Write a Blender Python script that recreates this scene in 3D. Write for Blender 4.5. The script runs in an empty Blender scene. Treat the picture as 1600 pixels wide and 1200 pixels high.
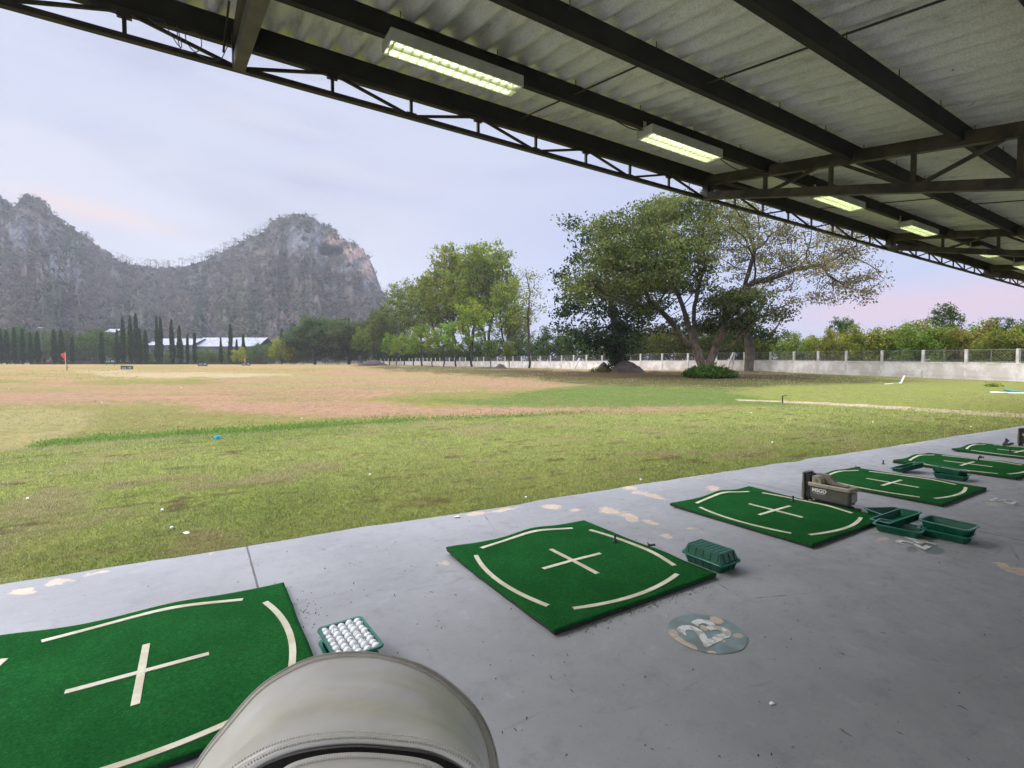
import bpy, bmesh, math, random
import numpy as np
from mathutils import Vector, Matrix, kdtree
random.seed(7); rng = np.random.default_rng(7)
S = bpy.context.scene
COL = S.collection
PI = math.pi
# ------------------------------------------------------------------ camera
H = 1.57                                   # eye height
FPX = 780.0                                # focal length in pixels of a 1600 px wide frame
YAW = math.pi/2 - math.atan(1240/780.)
PIT = math.atan(29/780.)
FH = np.array([math.sin(YAW), math.cos(YAW), 0.0]); RT = np.array([math.cos(YAW), -math.sin(YAW), 0.0]); ZU = np.array([0, 0, 1.0])
FW = FH*math.cos(PIT) - ZU*math.sin(PIT); UP = FH*math.sin(PIT) + ZU*math.cos(PIT)
CAM = np.array([0, 0, H])
cam = bpy.data.cameras.new('camera'); camo = bpy.data.objects.new('camera', cam); COL.objects.link(camo)
camo.location = (0, 0, H); camo.rotation_euler = (PI/2 - PIT, 0, -YAW)
cam.sensor_width = 36; cam.lens = 36*FPX/1600; cam.clip_start = 0.02; cam.clip_end = 9000
S.camera = camo
# ------------------------------------------------------------------ light
S.view_settings.view_transform = 'Standard'; S.view_settings.look = 'None'; S.view_settings.gamma = 1
S.view_settings.exposure = 0.8
SUN_EL, SUN_AZ = math.radians(42), math.radians(-52)     # azimuth from +Y towards +X
sd = bpy.data.lights.new('sun', 'SUN'); sd.energy = 1.6; sd.angle = math.radians(50); sd.color = (1, .95, .88)
so = bpy.data.objects.new('sun', sd); COL.objects.link(so)
sv = Vector((math.sin(SUN_AZ)*math.cos(SUN_EL), math.cos(SUN_AZ)*math.cos(SUN_EL), math.sin(SUN_EL)))
so.rotation_euler = sv.to_track_quat('Z', 'Y').to_euler()

class NT:
    """small node-tree helper"""
    def __init__(s, tree): s.t = tree; s.n = tree.nodes; s.l = tree.links
    def new(s, kind, **kw):
        n = s.n.new(kind)
        for k, v in kw.items(): setattr(n, k, v)
        return n
    def put(s, sock, v):
        if isinstance(v, bpy.types.NodeSocket): s.l.new(v, sock)
        elif v is not None:
            if isinstance(v, (tuple, list)) and len(v) == 3 and sock.type == 'RGBA': v = (*v, 1)
            sock.default_value = v
    def m(s, op, a, b=None, c=None, clamp=False):
        n = s.new('ShaderNodeMath', operation=op, use_clamp=clamp)
        s.put(n.inputs[0], a); s.put(n.inputs[1], b); s.put(n.inputs[2], c); return n.outputs[0]
    def mix(s, f, a, b, blend='MIX'):
        n = s.new('ShaderNodeMix', data_type='RGBA', blend_type=blend)
        s.put(n.inputs[0], f); s.put(n.inputs[6], a); s.put(n.inputs[7], b); return n.outputs[2]
    def noise(s, vec, scale, detail=4, rough=.55, dist=0):
        n = s.new('ShaderNodeTexNoise'); s.put(n.inputs['Vector'], vec); s.put(n.inputs['Scale'], scale)
        s.put(n.inputs['Detail'], detail); s.put(n.inputs['Roughness'], rough); s.put(n.inputs['Distortion'], dist); return n.outputs[0]
    def ramp(s, f, a, b, lo=0, hi=1):
        n = s.new('ShaderNodeMapRange', interpolation_type='SMOOTHSTEP'); s.put(n.inputs[0], f)
        for i, v in enumerate((a, b, lo, hi)): n.inputs[i+1].default_value = v
        return n.outputs[0]
    def dot(s, v, w):
        n = s.new('ShaderNodeVectorMath', operation='DOT_PRODUCT'); s.put(n.inputs[0], v); n.inputs[1].default_value = tuple(w); return n.outputs['Value']
    def vmul(s, v, w):
        n = s.new('ShaderNodeVectorMath', operation='MULTIPLY'); s.put(n.inputs[0], v); n.inputs[1].default_value = tuple(w); return n.outputs[0]
    def attr(s, name): return s.new('ShaderNodeAttribute', attribute_name=name)

def lin(r, g, b):
    return tuple(((c/255)/12.92 if c/255 <= .04045 else ((c/255+.055)/1.055)**2.4) for c in (r, g, b))

W = bpy.data.worlds.new('World'); S.world = W; W.use_nodes = True
w = NT(W.node_tree); w.n.clear()
gen = w.new('ShaderNodeTexCoord').outputs['Generated']
sep = w.new('ShaderNodeSeparateXYZ'); w.l.new(gen, sep.inputs[0]); dz = sep.outputs[2]
az = w.m('ARCTAN2', w.dot(gen, RT), w.dot(gen, FH)); el = w.m('ARCSINE', dz)
nz = w.noise(w.vmul(gen, (1, 1, 3.2)), 1.6, 5, .5, .6)
nz2 = w.noise(w.vmul(gen, (1, 1, 5)), 3.1, 4, .5, .3)
base = w.mix(w.ramp(nz, .38, .62), lin(198, 199, 226), lin(228, 227, 241))
base = w.mix(w.ramp(az, -.45, .25, 0, .85), base, lin(192, 200, 240))            # bluer to the right
base = w.mix(w.m('MULTIPLY', w.ramp(nz2, .45, .65, 0, .5), w.ramp(az, -.1, -.6)), base, lin(206, 203, 220))
blue = w.m('MULTIPLY', w.ramp(el, .22, .42), w.ramp(nz2, .3, .6, .1, .75))
base = w.mix(blue, base, lin(224, 230, 252))
base = w.mix(w.m('MULTIPLY', w.ramp(el, .16, .02), w.ramp(az, -.15, -.6, 0, .6)), base, lin(216, 216, 232))
# peach streak low on the left
t1 = w.m('SUBTRACT', el, w.m('MULTIPLY_ADD', az, -.115, .150)); t1 = w.m('ADD', t1, w.m('MULTIPLY_ADD', nz2, .05, -.026))
g1 = w.m('POWER', 2.718, w.m('MULTIPLY', w.m('MULTIPLY', t1, t1), -7000))
g1 = w.m('MULTIPLY', g1, w.m('MULTIPLY', w.ramp(az, -.82, -.72), w.ramp(az, -.52, -.68)))
base = w.mix(w.m('MULTIPLY', g1, .75), base, lin(252, 222, 214))
# pink glow low on the right
t2 = w.m('SUBTRACT', el, w.m('MULTIPLY_ADD', nz, .05, .062))
g2 = w.m('POWER', 2.718, w.m('MULTIPLY', w.m('MULTIPLY', t2, t2), -900))
g2 = w.m('MULTIPLY', g2, w.m('MULTIPLY', w.ramp(az, .38, .66), w.ramp(az, 1.2, .8, .3, 1)))
base = w.mix(w.m('MULTIPLY', g2, .9), base, lin(238, 196, 216))
# cloud sheet is brighter overhead than at the horizon
gain = w.m('MULTIPLY', w.ramp(dz, .54, .82, .515, 3.9), w.ramp(dz, -.2, -.02, .35, 1))
base = w.mix(1, base, w.new('ShaderNodeCombineColor').outputs[0], 'MULTIPLY') if False else base
bgc = w.new('ShaderNodeBackground'); w.l.new(base, bgc.inputs[0]); w.l.new(gain, bgc.inputs[1])
sky = w.new('ShaderNodeTexSky', sky_type='NISHITA', sun_disc=False, sun_elevation=SUN_EL, sun_rotation=SUN_AZ)
bgs = w.new('ShaderNodeBackground'); w.l.new(sky.outputs[0], bgs.inputs[0]); bgs.inputs[1].default_value = .08
mx = w.new('ShaderNodeMixShader'); mx.inputs[0].default_value = .9
w.l.new(bgs.outputs[0], mx.inputs[1]); w.l.new(bgc.outputs[0], mx.inputs[2])
w.l.new(mx.outputs[0], w.new('ShaderNodeOutputWorld').inputs[0])

# ------------------------------------------------------------------ placing helpers
TD = [-50, 14, 36, 63, 90, 137, 185, 270, 400, 9000]; TZ = [-.03, -.03, .37, .85, .95, 1.35, 1.75, 2.35, 3, 3]
def T(d): return np.interp(d, TD, TZ)
def depth(x, y): return x*FH[0] + y*FH[1]
def gz(x, y): return float(T(depth(x, y)))
def at(u, d):
    """plan position seen in direction u at forward distance d"""
    p = FH*d + RT*(u-800)/FPX*d
    return float(p[0]), float(p[1])
def ray(u, v): return FW + RT*(u-800)/FPX + UP*(600-v)/FPX
def px(u, v, d):
    r = ray(u, v); return CAM + r*(d/float(r @ FH))
def gnd(u, v, z=0.0):
    r = ray(u, v); return CAM + r*((z-H)/r[2])
def gnd_t(u, v):
    r = ray(u, v); d = 10.
    for _ in range(60):
        p = CAM + r*(d/float(r @ FH)); zt = T(d)
        d2 = (zt-H)/r[2]*float(r @ FH) if r[2] < 0 else 400
        d = d*.6 + min(max(d2, 1), 900)*.4
    x, y = at(u, d); return x, y, gz(x, y)

def fbm(x, y, sc, oct=4, seed=0, z=None):
    """value noise 0..1"""
    x = np.asarray(x, float)*sc; y = np.asarray(y, float)*sc
    out = 0; amp = 1; tot = 0
    for o in range(oct):
        xi = np.floor(x).astype(np.int64); yi = np.floor(y).astype(np.int64); fx = x-xi; fy = y-yi
        fx = fx*fx*(3-2*fx); fy = fy*fy*(3-2*fy)
        def hsh(a, b):
            n = (a*374761393 + b*668265263 + (seed+o)*1274126177) & 0xffffffff
            n = ((n ^ (n >> 13))*1274126177) & 0xffffffff
            return ((n ^ (n >> 16)) & 0xffff)/65535.
        v = (hsh(xi, yi)*(1-fx)+hsh(xi+1, yi)*fx)*(1-fy) + (hsh(xi, yi+1)*(1-fx)+hsh(xi+1, yi+1)*fx)*fy
        out = out + v*amp; tot += amp; amp *= .5; x = x*2.03+11.3; y = y*2.03+5.7
    return out/tot

# ------------------------------------------------------------------ object helpers
def tag(o, label=None, cat=None, group=None, kind=None):
    if label: o['label'] = label
    if cat: o['category'] = cat
    if group: o['group'] = group
    if kind: o['kind'] = kind
    return o
def empty(name, loc=(0, 0, 0), rz=0, label=None, cat=None, group=None):
    o = bpy.data.objects.new(name, None); COL.objects.link(o); o.location = loc; o.rotation_euler = (0, 0, rz)
    o.empty_display_size = .1
    return tag(o, label, cat, group)
def link(name, me, mat, parent=None, smooth=False):
    o = bpy.data.objects.new(name, me); COL.objects.link(o)
    if mat is not None:
        for m_ in (mat if isinstance(mat, list) else [mat]): me.materials.append(m_)
    if parent is not None: o.parent = parent
    if smooth: me.polygons.foreach_set('use_smooth', [True]*len(me.polygons))
    return o
def copy_tree(o, parent=None):
    kids = list(o.children)
    c = o.copy(); COL.objects.link(c)
    if parent is not None: c.parent = parent
    for k in kids: copy_tree(k, c)
    return c
def mesh_np(name, V, F, attrs=None, col=None):
    """V Nx3, F Mxk faces of equal size"""
    me = bpy.data.meshes.new(name); V = np.asarray(V, np.float32); F = np.asarray(F, np.int32); k = F.shape[1]
    me.vertices.add(len(V)); me.vertices.foreach_set('co', V.ravel())
    me.loops.add(F.size); me.loops.foreach_set('vertex_index', F.ravel())
    me.polygons.add(len(F)); me.polygons.foreach_set('loop_start', np.arange(0, F.size, k, dtype=np.int32))
    me.polygons.foreach_set('loop_total', np.full(len(F), k, np.int32))
    for a, v in (attrs or {}).items():
        at_ = me.attributes.new(a, 'FLOAT', 'POINT'); at_.data.foreach_set('value', np.asarray(v, np.float32))
    if col is not None:
        at_ = me.attributes.new('Col', 'FLOAT_COLOR', 'POINT'); c4 = np.ones((len(V), 4), np.float32); c4[:, :3] = col; at_.data.foreach_set('color', c4.ravel())
    me.update(calc_edges=True); return me
class MB:
    """collects simple shapes into one mesh"""
    def __init__(s): s.v = []; s.f = []
    def add(s, vs, fs):
        n = len(s.v); s.v += [tuple(map(float, v)) for v in vs]; s.f += [tuple(n+i for i in f) for f in fs]; return s
    def box(s, a, b, M=None, bev=0):
        (x0, y0, z0), (x1, y1, z1) = a, b
        if bev > 0:
            bm = bmesh.new(); bmesh.ops.create_cube(bm, size=1)
            bmesh.ops.scale(bm, vec=(x1-x0, y1-y0, z1-z0), verts=bm.verts); bmesh.ops.translate(bm, vec=((x0+x1)/2, (y0+y1)/2, (z0+z1)/2), verts=bm.verts)
            bmesh.ops.bevel(bm, geom=bm.edges[:], offset=bev, segments=2, affect='EDGES', profile=.5)
            bm.verts.ensure_lookup_table(); vs = [v.co.copy() for v in bm.verts]; fs = [[v.index for v in f.verts] for f in bm.faces]; bm.free()
        else:
            vs = [Vector(c) for c in ((x0, y0, z0), (x1, y0, z0), (x1, y1, z0), (x0, y1, z0), (x0, y0, z1), (x1, y0, z1), (x1, y1, z1), (x0, y1, z1))]
            fs = [(3, 2, 1, 0), (4, 5, 6, 7), (0, 1, 5, 4), (1, 2, 6, 5), (2, 3, 7, 6), (3, 0, 4, 7)]
        if M is not None: vs = [M @ v for v in vs]
        return s.add(vs, fs)
    def bar(s, p, q, w_, h_=None, up=(0, 0, 1)):
        """rectangular bar from p to q (w_ sideways, h_ along up)"""
        h_ = h_ or w_; p = Vector(p); q = Vector(q); d = (q-p).normalized(); u = Vector(up)
        if abs(d.dot(u)) > .98: u = Vector((1, 0, 0))
        sx = d.cross(u).normalized(); uy = sx.cross(d).normalized()
        vs = []
        for c in (p, q):
            for a, b in ((-1, -1), (1, -1), (1, 1), (-1, 1)): vs.append(c + sx*a*w_/2 + uy*b*h_/2)
        return s.add(vs, [(0, 1, 2, 3), (7, 6, 5, 4), (0, 4, 5, 1), (1, 5, 6, 2), (2, 6, 7, 3), (3, 7, 4, 0)])
    def tube(s, pts, r, n=8, caps=True):
        pts = [Vector(p) for p in pts]; R_ = r if isinstance(r, (list, tuple)) else [r]*len(pts); vs = []; fs = []
        prev = None
        for i, p in enumerate(pts):
            d = (pts[min(i+1, len(pts)-1)] - pts[max(i-1, 0)]).normalized()
            if prev is None: a = d.orthogonal().normalized()
            else: a = (prev - d*prev.dot(d)).normalized()
            prev = a; b = d.cross(a)
            for k in range(n):
                t = 2*PI*k/n; vs.append(p + (a*math.cos(t)+b*math.sin(t))*R_[i])
        for i in range(len(pts)-1):
            for k in range(n): fs.append((i*n+k, i*n+(k+1) % n, (i+1)*n+(k+1) % n, (i+1)*n+k))
        if caps: fs.append(tuple(range(n))[::-1]); fs.append(tuple((len(pts)-1)*n+k for k in range(n)))
        return s.add(vs, fs)
    def lathe(s, prof, n=16, c=(0, 0, 0)):
        vs = []; fs = []
        for r, z in prof:
            for k in range(n): t = 2*PI*k/n; vs.append((c[0]+r*math.cos(t), c[1]+r*math.sin(t), c[2]+z))
        for i in range(len(prof)-1):
            for k in range(n): fs.append((i*n+k, i*n+(k+1) % n, (i+1)*n+(k+1) % n, (i+1)*n+k))
        fs.append(tuple(range(n))[::-1]); fs.append(tuple((len(prof)-1)*n+k for k in range(n)))
        return s.add(vs, fs)
    def build(s, name, mat, parent=None, smooth=False):
        me = bpy.data.meshes.new(name); me.from_pydata(s.v, [], s.f); me.update()
        return link(name, me, mat, parent, smooth)

ORD = ['first', 'second', 'third', 'fourth', 'fifth', 'sixth', 'seventh', 'eighth', 'ninth', 'tenth', 'eleventh', 'twelfth', 'thirteenth', 'fourteenth', 'fifteenth', 'sixteenth', 'seventeenth', 'eighteenth', 'nineteenth', 'twentieth', 'twenty first', 'twenty second', 'twenty third', 'twenty fourth', 'twenty fifth', 'twenty sixth', 'twenty seventh', 'twenty eighth', 'twenty ninth', 'thirtieth']

# ------------------------------------------------------------------ materials
def material(name): 
    m_ = bpy.data.materials.new(name); m_.use_nodes = True; t = NT(m_.node_tree); p = t.n['Principled BSDF']; return m_, t, p
def simple(name, c, rough=.6, c2=None, sc=8, bump=0, bsc=60, metal=0, spec=.5, detail=4):
    m_, t, p = material(name); oc = t.new('ShaderNodeTexCoord').outputs['Object']
    p.inputs['Roughness'].default_value = rough; p.inputs['Metallic'].default_value = metal; p.inputs['Specular IOR Level'].default_value = spec
    if c2: t.put(p.inputs['Base Color'], t.mix(t.ramp(t.noise(oc, sc, detail), .38, .62), c, c2))
    else: p.inputs['Base Color'].default_value = (*c, 1)
    if bump:
        b = t.new('ShaderNodeBump'); b.inputs['Strength'].default_value = bump; b.inputs['Distance'].default_value = .01
        t.l.new(t.noise(oc, bsc, 4), b.inputs['Height']); t.l.new(b.outputs[0], p.inputs['Normal'])
    return m_
M = {}
M['steel'] = simple('dark_painted_steel', (.014, .011, .009), .6, (.028, .021, .016), 5, .2, 30)
M['steel_brown'] = simple('rusty_painted_steel', (.060, .048, .030), .6, (.022, .017, .011), 4, .3, 40)
M['purlin'] = simple('dark_timber_purlin', (.009, .0075, .005), .8, (.018, .016, .009), 3, .3, 30)
M['white_metal'] = simple('white_enamel', (.40, .40, .33), .5, (.31, .31, .25), 4)
M['wire'] = simple('thin_wire', (.05, .05, .055), .5)
M['black'] = simple('black_rubber', (.012, .012, .013), .6, (.025, .024, .022), 20)
M['white_plastic'] = simple('white_plastic', (.75, .75, .72), .4)
M['wall'] = simple('weathered_white_wall', (.74, .71, .67), .85, (.55, .50, .45), .9, .2, 12, detail=6)
M['post'] = simple('concrete_post', (.68, .66, .61), .9, (.48, .46, .41), 2, .3, 15)
M['mesh'] = simple('fence_mesh_metal', (.20, .20, .19), .6)
M['bark'] = simple('grey_brown_bark', (.13, .095, .07), .9, (.075, .055, .042), 1.5, .6, 8)
M['bark_dark'] = simple('dark_bark', (.030, .024, .019), .9, (.05, .04, .03), 2, .5, 8)
M['bark_pale_'] = simple('pale_brown_bark', (.21, .155, .115), .9, (.12, .085, .06), 1.1, .7, 5)
m_, t, p = material('pale_brown_bark'); M['bark_pale'] = m_
oc = t.new('ShaderNodeTexCoord').outputs['Object']; sz_ = t.new('ShaderNodeSeparateXYZ'); t.l.new(oc, sz_.inputs[0]); nb = t.noise(t.vmul(oc, (1, 1, .4)), 2.4, 6, .7)
c = t.mix(t.ramp(nb, .36, .64), (.30, .22, .16), (.13, .095, .07)); c = t.mix(t.ramp(t.m('MULTIPLY_ADD', nb, 3, sz_.outputs[2]), 3.5, 7.5), c, (.040, .030, .024))
t.put(p.inputs['Base Color'], c); p.inputs['Roughness'].default_value = .9
b = t.new('ShaderNodeBump'); b.inputs['Strength'].default_value = .8; b.inputs['Distance'].default_value = .06; t.l.new(t.noise(t.vmul(oc, (1, 1, .3)), 6, 5, .7), b.inputs['Height']); t.l.new(b.outputs[0], p.inputs['Normal'])
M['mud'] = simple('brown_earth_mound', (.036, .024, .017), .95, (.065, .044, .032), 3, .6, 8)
M['roof_white'] = simple('white_roof_sheet', (.25, .26, .28), .6, (.16, .165, .175), .5)
M['wall_grey'] = simple('grey_shed_wall', (.16, .16, .165), .8, (.10, .10, .105), .1)
M['win_dark'] = simple('dark_opening', (.03, .03, .035), .5)
M['sign'] = simple('green_sign_board', (.01, .055, .04), .5)
M['sign_txt'] = simple('white_sign_paint', (.7, .75, .72), .6)
M['red'] = simple('red_flag_cloth', (.72, .05, .025), .8)
M['teal'] = simple('teal_plastic', (.02, .30, .32), .4)
M['cyan'] = simple('cyan_plastic', (.06, .42, .55), .4)

def leaf_mat(name, c1, c2, c3):
    """c1-c2 tone range, c3 for dry / flowering leaves (attr dry); object colour multiplies"""
    m_, t, p = material(name); t.n.remove(p)
    tone = t.attr('tone').outputs['Fac']; dry = t.attr('dry').outputs['Fac']
    c = t.mix(tone, c1, c2); c = t.mix(dry, c, c3)
    c = t.mix(1, c, t.new('ShaderNodeObjectInfo').outputs['Color'], 'MULTIPLY')
    d = t.new('ShaderNodeBsdfDiffuse'); t.l.new(c, d.inputs[0]); tr = t.new('ShaderNodeBsdfTranslucent'); t.l.new(c, tr.inputs[0])
    mxs = t.new('ShaderNodeMixShader'); mxs.inputs[0].default_value = .3; t.l.new(d.outputs[0], mxs.inputs[1]); t.l.new(tr.outputs[0], mxs.inputs[2])
    t.l.new(mxs.outputs[0], t.n['Material Output'].inputs[0]); return m_
M['leaf'] = leaf_mat('green_leaves', (.045, .085, .018), (.20, .27, .055), (.26, .22, .10))
M['leaf_rain'] = leaf_mat('rain_tree_leaves', (.032, .055, .016), (.20, .24, .065), (.29, .20, .12))
M['leaf_dark'] = leaf_mat('dark_leaves', (.012, .028, .012), (.070, .105, .038), (.10, .08, .05))
M['leaf_hill'] = leaf_mat('dry_hill_scrub', (.028, .042, .030), (.15, .148, .105), (.17, .125, .115))
M['grass'] = leaf_mat('lawn_blades', (.12, .17, .045), (.43, .47, .17), (.50, .41, .24))

# lawn / field surface: base colour is laid down per place, broken up by noise
m_, t, p = material('field_turf'); M['field'] = m_
oc = t.new('ShaderNodeTexCoord').outputs['Object']; colr = t.attr('Col').outputs['Color']
n1 = t.noise(oc, .9, 8, .62); n2 = t.noise(oc, 14, 6, .65); n3 = t.noise(t.vmul(oc, (1, 1, 1)), 70, 3, .6)
n5 = t.noise(oc, 3.2, 5, .7); n6 = t.noise(oc, .22, 4, .6)
c = t.mix(t.ramp(n2, .40, .68, 0, .65), colr, t.mix(1, colr, (.48, .52, .36), 'MULTIPLY'))
c = t.mix(t.ramp(n5, .46, .70, 0, .60), c, t.mix(1, c, (.60, .52, .42), 'MULTIPLY'))
c = t.mix(t.ramp(n5, .48, .30, 0, .55), c, t.mix(1, c, (1.35, 1.30, 1.1), 'MULTIPLY'))
c = t.mix(t.ramp(n6, .42, .62, 0, .35), c, t.mix(1, c, (.86, .98, .72), 'MULTIPLY'))
c = t.mix(t.ramp(n1, .40, .62, 0, .30), c, t.mix(1, c, (1.22, 1.12, .9), 'MULTIPLY'))
c = t.mix(t.ramp(n3, .3, .7, .35, 0), c, t.mix(1, c, (.35, .38, .30), 'MULTIPLY'))
t.put(p.inputs['Base Color'], c); p.inputs['Roughness'].default_value = .95; p.inputs['Specular IOR Level'].default_value = .1
b = t.new('ShaderNodeBump'); b.inputs['Strength'].default_value = .8; b.inputs['Distance'].default_value = .05
t.l.new(t.noise(oc, 18, 6, .7), b.inputs['Height']); t.l.new(b.outputs[0], p.inputs['Normal'])

# painted concrete pad
m_, t, p = material('painted_concrete'); M['pad'] = m_
oc = t.new('ShaderNodeTexCoord').outputs['Object']; wr = t.attr('wear').outputs['Fac']
n1 = t.noise(oc, .7, 5, .6); n2 = t.noise(oc, 6, 7, .7); n3 = t.noise(oc, 60, 4, .6); n4 = t.noise(t.vmul(oc, (1.6, .6, 1)), 16, 2, .5)
c = t.mix(t.ramp(n1, .3, .7), (.250, .253, .245), (.315, .316, .308))
c = t.mix(t.ramp(n2, .52, .72, 0, .55), c, (.20, .205, .21))
c = t.mix(t.ramp(n2, .42, .22, 0, .45), c, (.43, .435, .44))
n7 = t.noise(t.vmul(oc, (.35, 1.6, 1)), 5, 6, .75, 1.2)
c = t.mix(t.ramp(n7, .60, .66, 0, .35), c, (.17, .165, .16))
vor = t.new('ShaderNodeTexVoronoi', feature='DISTANCE_TO_EDGE'); t.l.new(t.vmul(oc, (.36, .5, 1)), vor.inputs['Vector'])
vor.inputs['Scale'].default_value = .9
c = t.mix(t.m('MULTIPLY', t.ramp(t.m('ADD', vor.outputs['Distance'], t.m('MULTIPLY_ADD', n2, .03, -.015)), .0005, .0016, .7, 0), t.ramp(n1, .5, .62)), c, (.10, .095, .09))
c = t.mix(t.ramp(n3, .60, .70, 0, .6), c, (.16, .155, .155))
c = t.mix(t.ramp(n4, .725, .75, 0, .8), c, (.075, .065, .06))
wm = t.ramp(t.m('ADD', wr, t.m('MULTIPLY_ADD', t.noise(oc, 9, 7, .72, .6), 2.6, -1.3)), .50, .58)
c = t.mix(t.ramp(t.m('ADD', t.attr('paint').outputs['Fac'], t.m('MULTIPLY_ADD', n2, .7, -.35)), .36, .56, 0, .9), c, (.13, .17, .15))
c = t.mix(wm, c, t.mix(t.ramp(n2, .4, .6), (.56, .43, .30), (.44, .37, .29)))
sx_ = t.new('ShaderNodeSeparateXYZ'); t.l.new(oc, sx_.inputs[0])
jx = t.m('PINGPONG', t.m('ADD', t.m('SUBTRACT', sx_.outputs[0], .33), t.m('MULTIPLY_ADD', n2, .012, -.006)), 2.95)
jl = t.ramp(jx, .004, .010, .85, 0)
c = t.mix(jl, c, (.06, .055, .05))
t.put(p.inputs['Base Color'], c); t.put(p.inputs['Roughness'], t.ramp(n2, .3, .7, .42, .68)); p.inputs['Specular IOR Level'].default_value = .35
b = t.new('ShaderNodeBump'); b.inputs['Strength'].default_value = .35; b.inputs['Distance'].default_value = .004
t.l.new(t.m('SUBTRACT', t.m('MULTIPLY_ADD', n3, .5, n2), jl), b.inputs['Height']); t.l.new(b.outputs[0], p.inputs['Normal'])

# artificial turf
m_, t, p = material('mat_turf'); M['turf'] = m_
oc = t.new('ShaderNodeTexCoord').outputs['Object']
n1 = t.noise(oc, 2.6, 5, .6); n2 = t.noise(oc, 420, 2, .6); n3 = t.noise(oc, 18, 3, .6)
c = t.mix(t.ramp(n1, .30, .74), (.012, .102, .019), (.020, .155, .032))
n8 = t.noise(oc, 70, 4, .85); n9 = t.noise(t.vmul(oc, (1, 2.5, 1)), 3.5, 6, .7)
c = t.mix(t.ramp(n9, .58, .72, 0, .5), c, (.045, .085, .028))
c = t.mix(t.ramp(n8, .35, .65, .65, 0), c, (.004, .036, .008))
c = t.mix(t.ramp(n8, .58, .72, 0, .55), c, (.035, .26, .05))
c = t.mix(t.ramp(n2, .3, .7, .4, 0), c, (.006, .045, .012))
c = t.mix(t.ramp(n3, .735, .765, 0, .9), c, (.01, .018, .008))
t.put(p.inputs['Base Color'], c); p.inputs['Roughness'].default_value = .95; p.inputs['Specular IOR Level'].default_value = .04
b = t.new('ShaderNodeBump'); b.inputs['Strength'].default_value = .9; b.inputs['Distance'].default_value = .004
t.l.new(n2, b.inputs['Height']); t.l.new(b.outputs[0], p.inputs['Normal'])
M['mat_line'] = simple('cream_turf_line', (.62, .60, .45), .9, (.50, .46, .32), 5, .6, 300)

# fibre cement roof sheet
m_, t, p = material('fibre_cement_sheet'); M['roof'] = m_
oc = t.new('ShaderNodeTexCoord').outputs['Object']
n1 = t.noise(oc, .8, 6, .62); n2 = t.noise(t.vmul(oc, (6, 1.2, 1)), 2.2, 5, .65); n3 = t.noise(oc, 90, 2, .5); n4 = t.noise(oc, 7, 3, .5)
c = t.mix(t.ramp(n1, .3, .7), (.57, .56, .47), (.71, .69, .60))
c = t.mix(t.ramp(n2, .5, .75, 0, .6), c, (.19, .18, .14))
c = t.mix(t.ramp(n3, .35, .7, 0, .3), c, (.22, .22, .18))
c = t.mix(t.ramp(n4, .73, .77, 0, .7), c, (.07, .06, .045))
t.put(p.inputs['Base Color'], c); p.inputs['Roughness'].default_value = .9
b = t.new('ShaderNodeBump'); b.inputs['Strength'].default_value = .3; b.inputs['Distance'].default_value = .004
t.l.new(n3, b.inputs['Height']); t.l.new(b.outputs[0], p.inputs['Normal'])

# green tray plastic
M['tray'] = simple('green_tray_plastic', (.003, .070, .034), .34, (.005, .095, .048), 12, .05, 80)
M['tray_rim'] = simple('green_tray_rim', (.016, .16, .10), .3, (.012, .12, .075), 15)
M['ball'] = simple('golf_ball_white', (.80, .82, .80), .4)
M['ball_mark'] = simple('ball_marking', (.02, .02, .022), .5)
M['beige'] = simple('khaki_plastic', (.20, .17, .125), .5, (.15, .125, .09), 6)
M['beige_light'] = simple('pale_khaki_plastic', (.36, .31, .235), .45, (.29, .25, .185), 6)
M['panel'] = simple('grey_khaki_panel', (.105, .098, .078), .5, (.085, .08, .062), 9)
M['rust'] = simple('reddish_rubber_foot', (.07, .025, .02), .7, (.03, .02, .018), 20)
m_, t, p = material('beige_leatherette'); M['leather'] = m_
oc = t.new('ShaderNodeTexCoord').outputs['Object']
n1 = t.noise(oc, 9, 3, .5); n2 = t.noise(t.vmul(oc, (1, 1.6, 1)), 7, 3, .5, .5); n3 = t.noise(oc, 700, 2, .6)
c = t.mix(t.ramp(n1, .3, .7), (.58, .56, .505), (.65, .63, .575)); n5 = t.noise(oc, 26, 2, .5)
c = t.mix(t.ramp(n5, .77, .79, 0, .7), c, (.12, .10, .08))
t.put(p.inputs['Base Color'], c); p.inputs['Roughness'].default_value = .34; p.inputs['Specular IOR Level'].default_value = .6
b = t.new('ShaderNodeBump'); b.inputs['Strength'].default_value = .22; b.inputs['Distance'].default_value = .02
b2 = t.new('ShaderNodeBump'); b2.inputs['Strength'].default_value = .25; b2.inputs['Distance'].default_value = .0006
t.l.new(n2, b.inputs['Height']); t.l.new(n3, b2.inputs['Height']); t.l.new(b.outputs[0], b2.inputs['Normal']); t.l.new(b2.outputs[0], p.inputs['Normal'])
M['leather_dark'] = simple('beige_binding', (.44, .41, .35), .5, (.38, .355, .30), 30, .2, 400)
M['thread'] = simple('pale_thread', (.70, .68, .60), .7)
M['zip'] = simple('black_zip_fabric', (.004, .004, .004), .9, (.008, .008, .008), 200, .6, 600)
m_, t, p = material('faded_green_paint'); M['disc'] = m_
oc = t.new('ShaderNodeTexCoord').outputs['Object']; n2 = t.noise(oc, 26, 6, .65); n1 = t.noise(oc, 5, 3, .5)
c = t.mix(t.ramp(n1, .4, .6), (.15, .185, .165), (.19, .27, .265)); c = t.mix(t.ramp(n2, .6, .75, 0, .5), c, (.32, .34, .33))
c = t.mix(t.ramp(t.m('ADD', t.attr('wear').outputs['Fac'], t.m('MULTIPLY_ADD', n2, 1.1, -.55)), .42, .52), c, t.mix(t.ramp(n2, .4, .6), (.55, .42, .28), (.40, .34, .27)))
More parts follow.
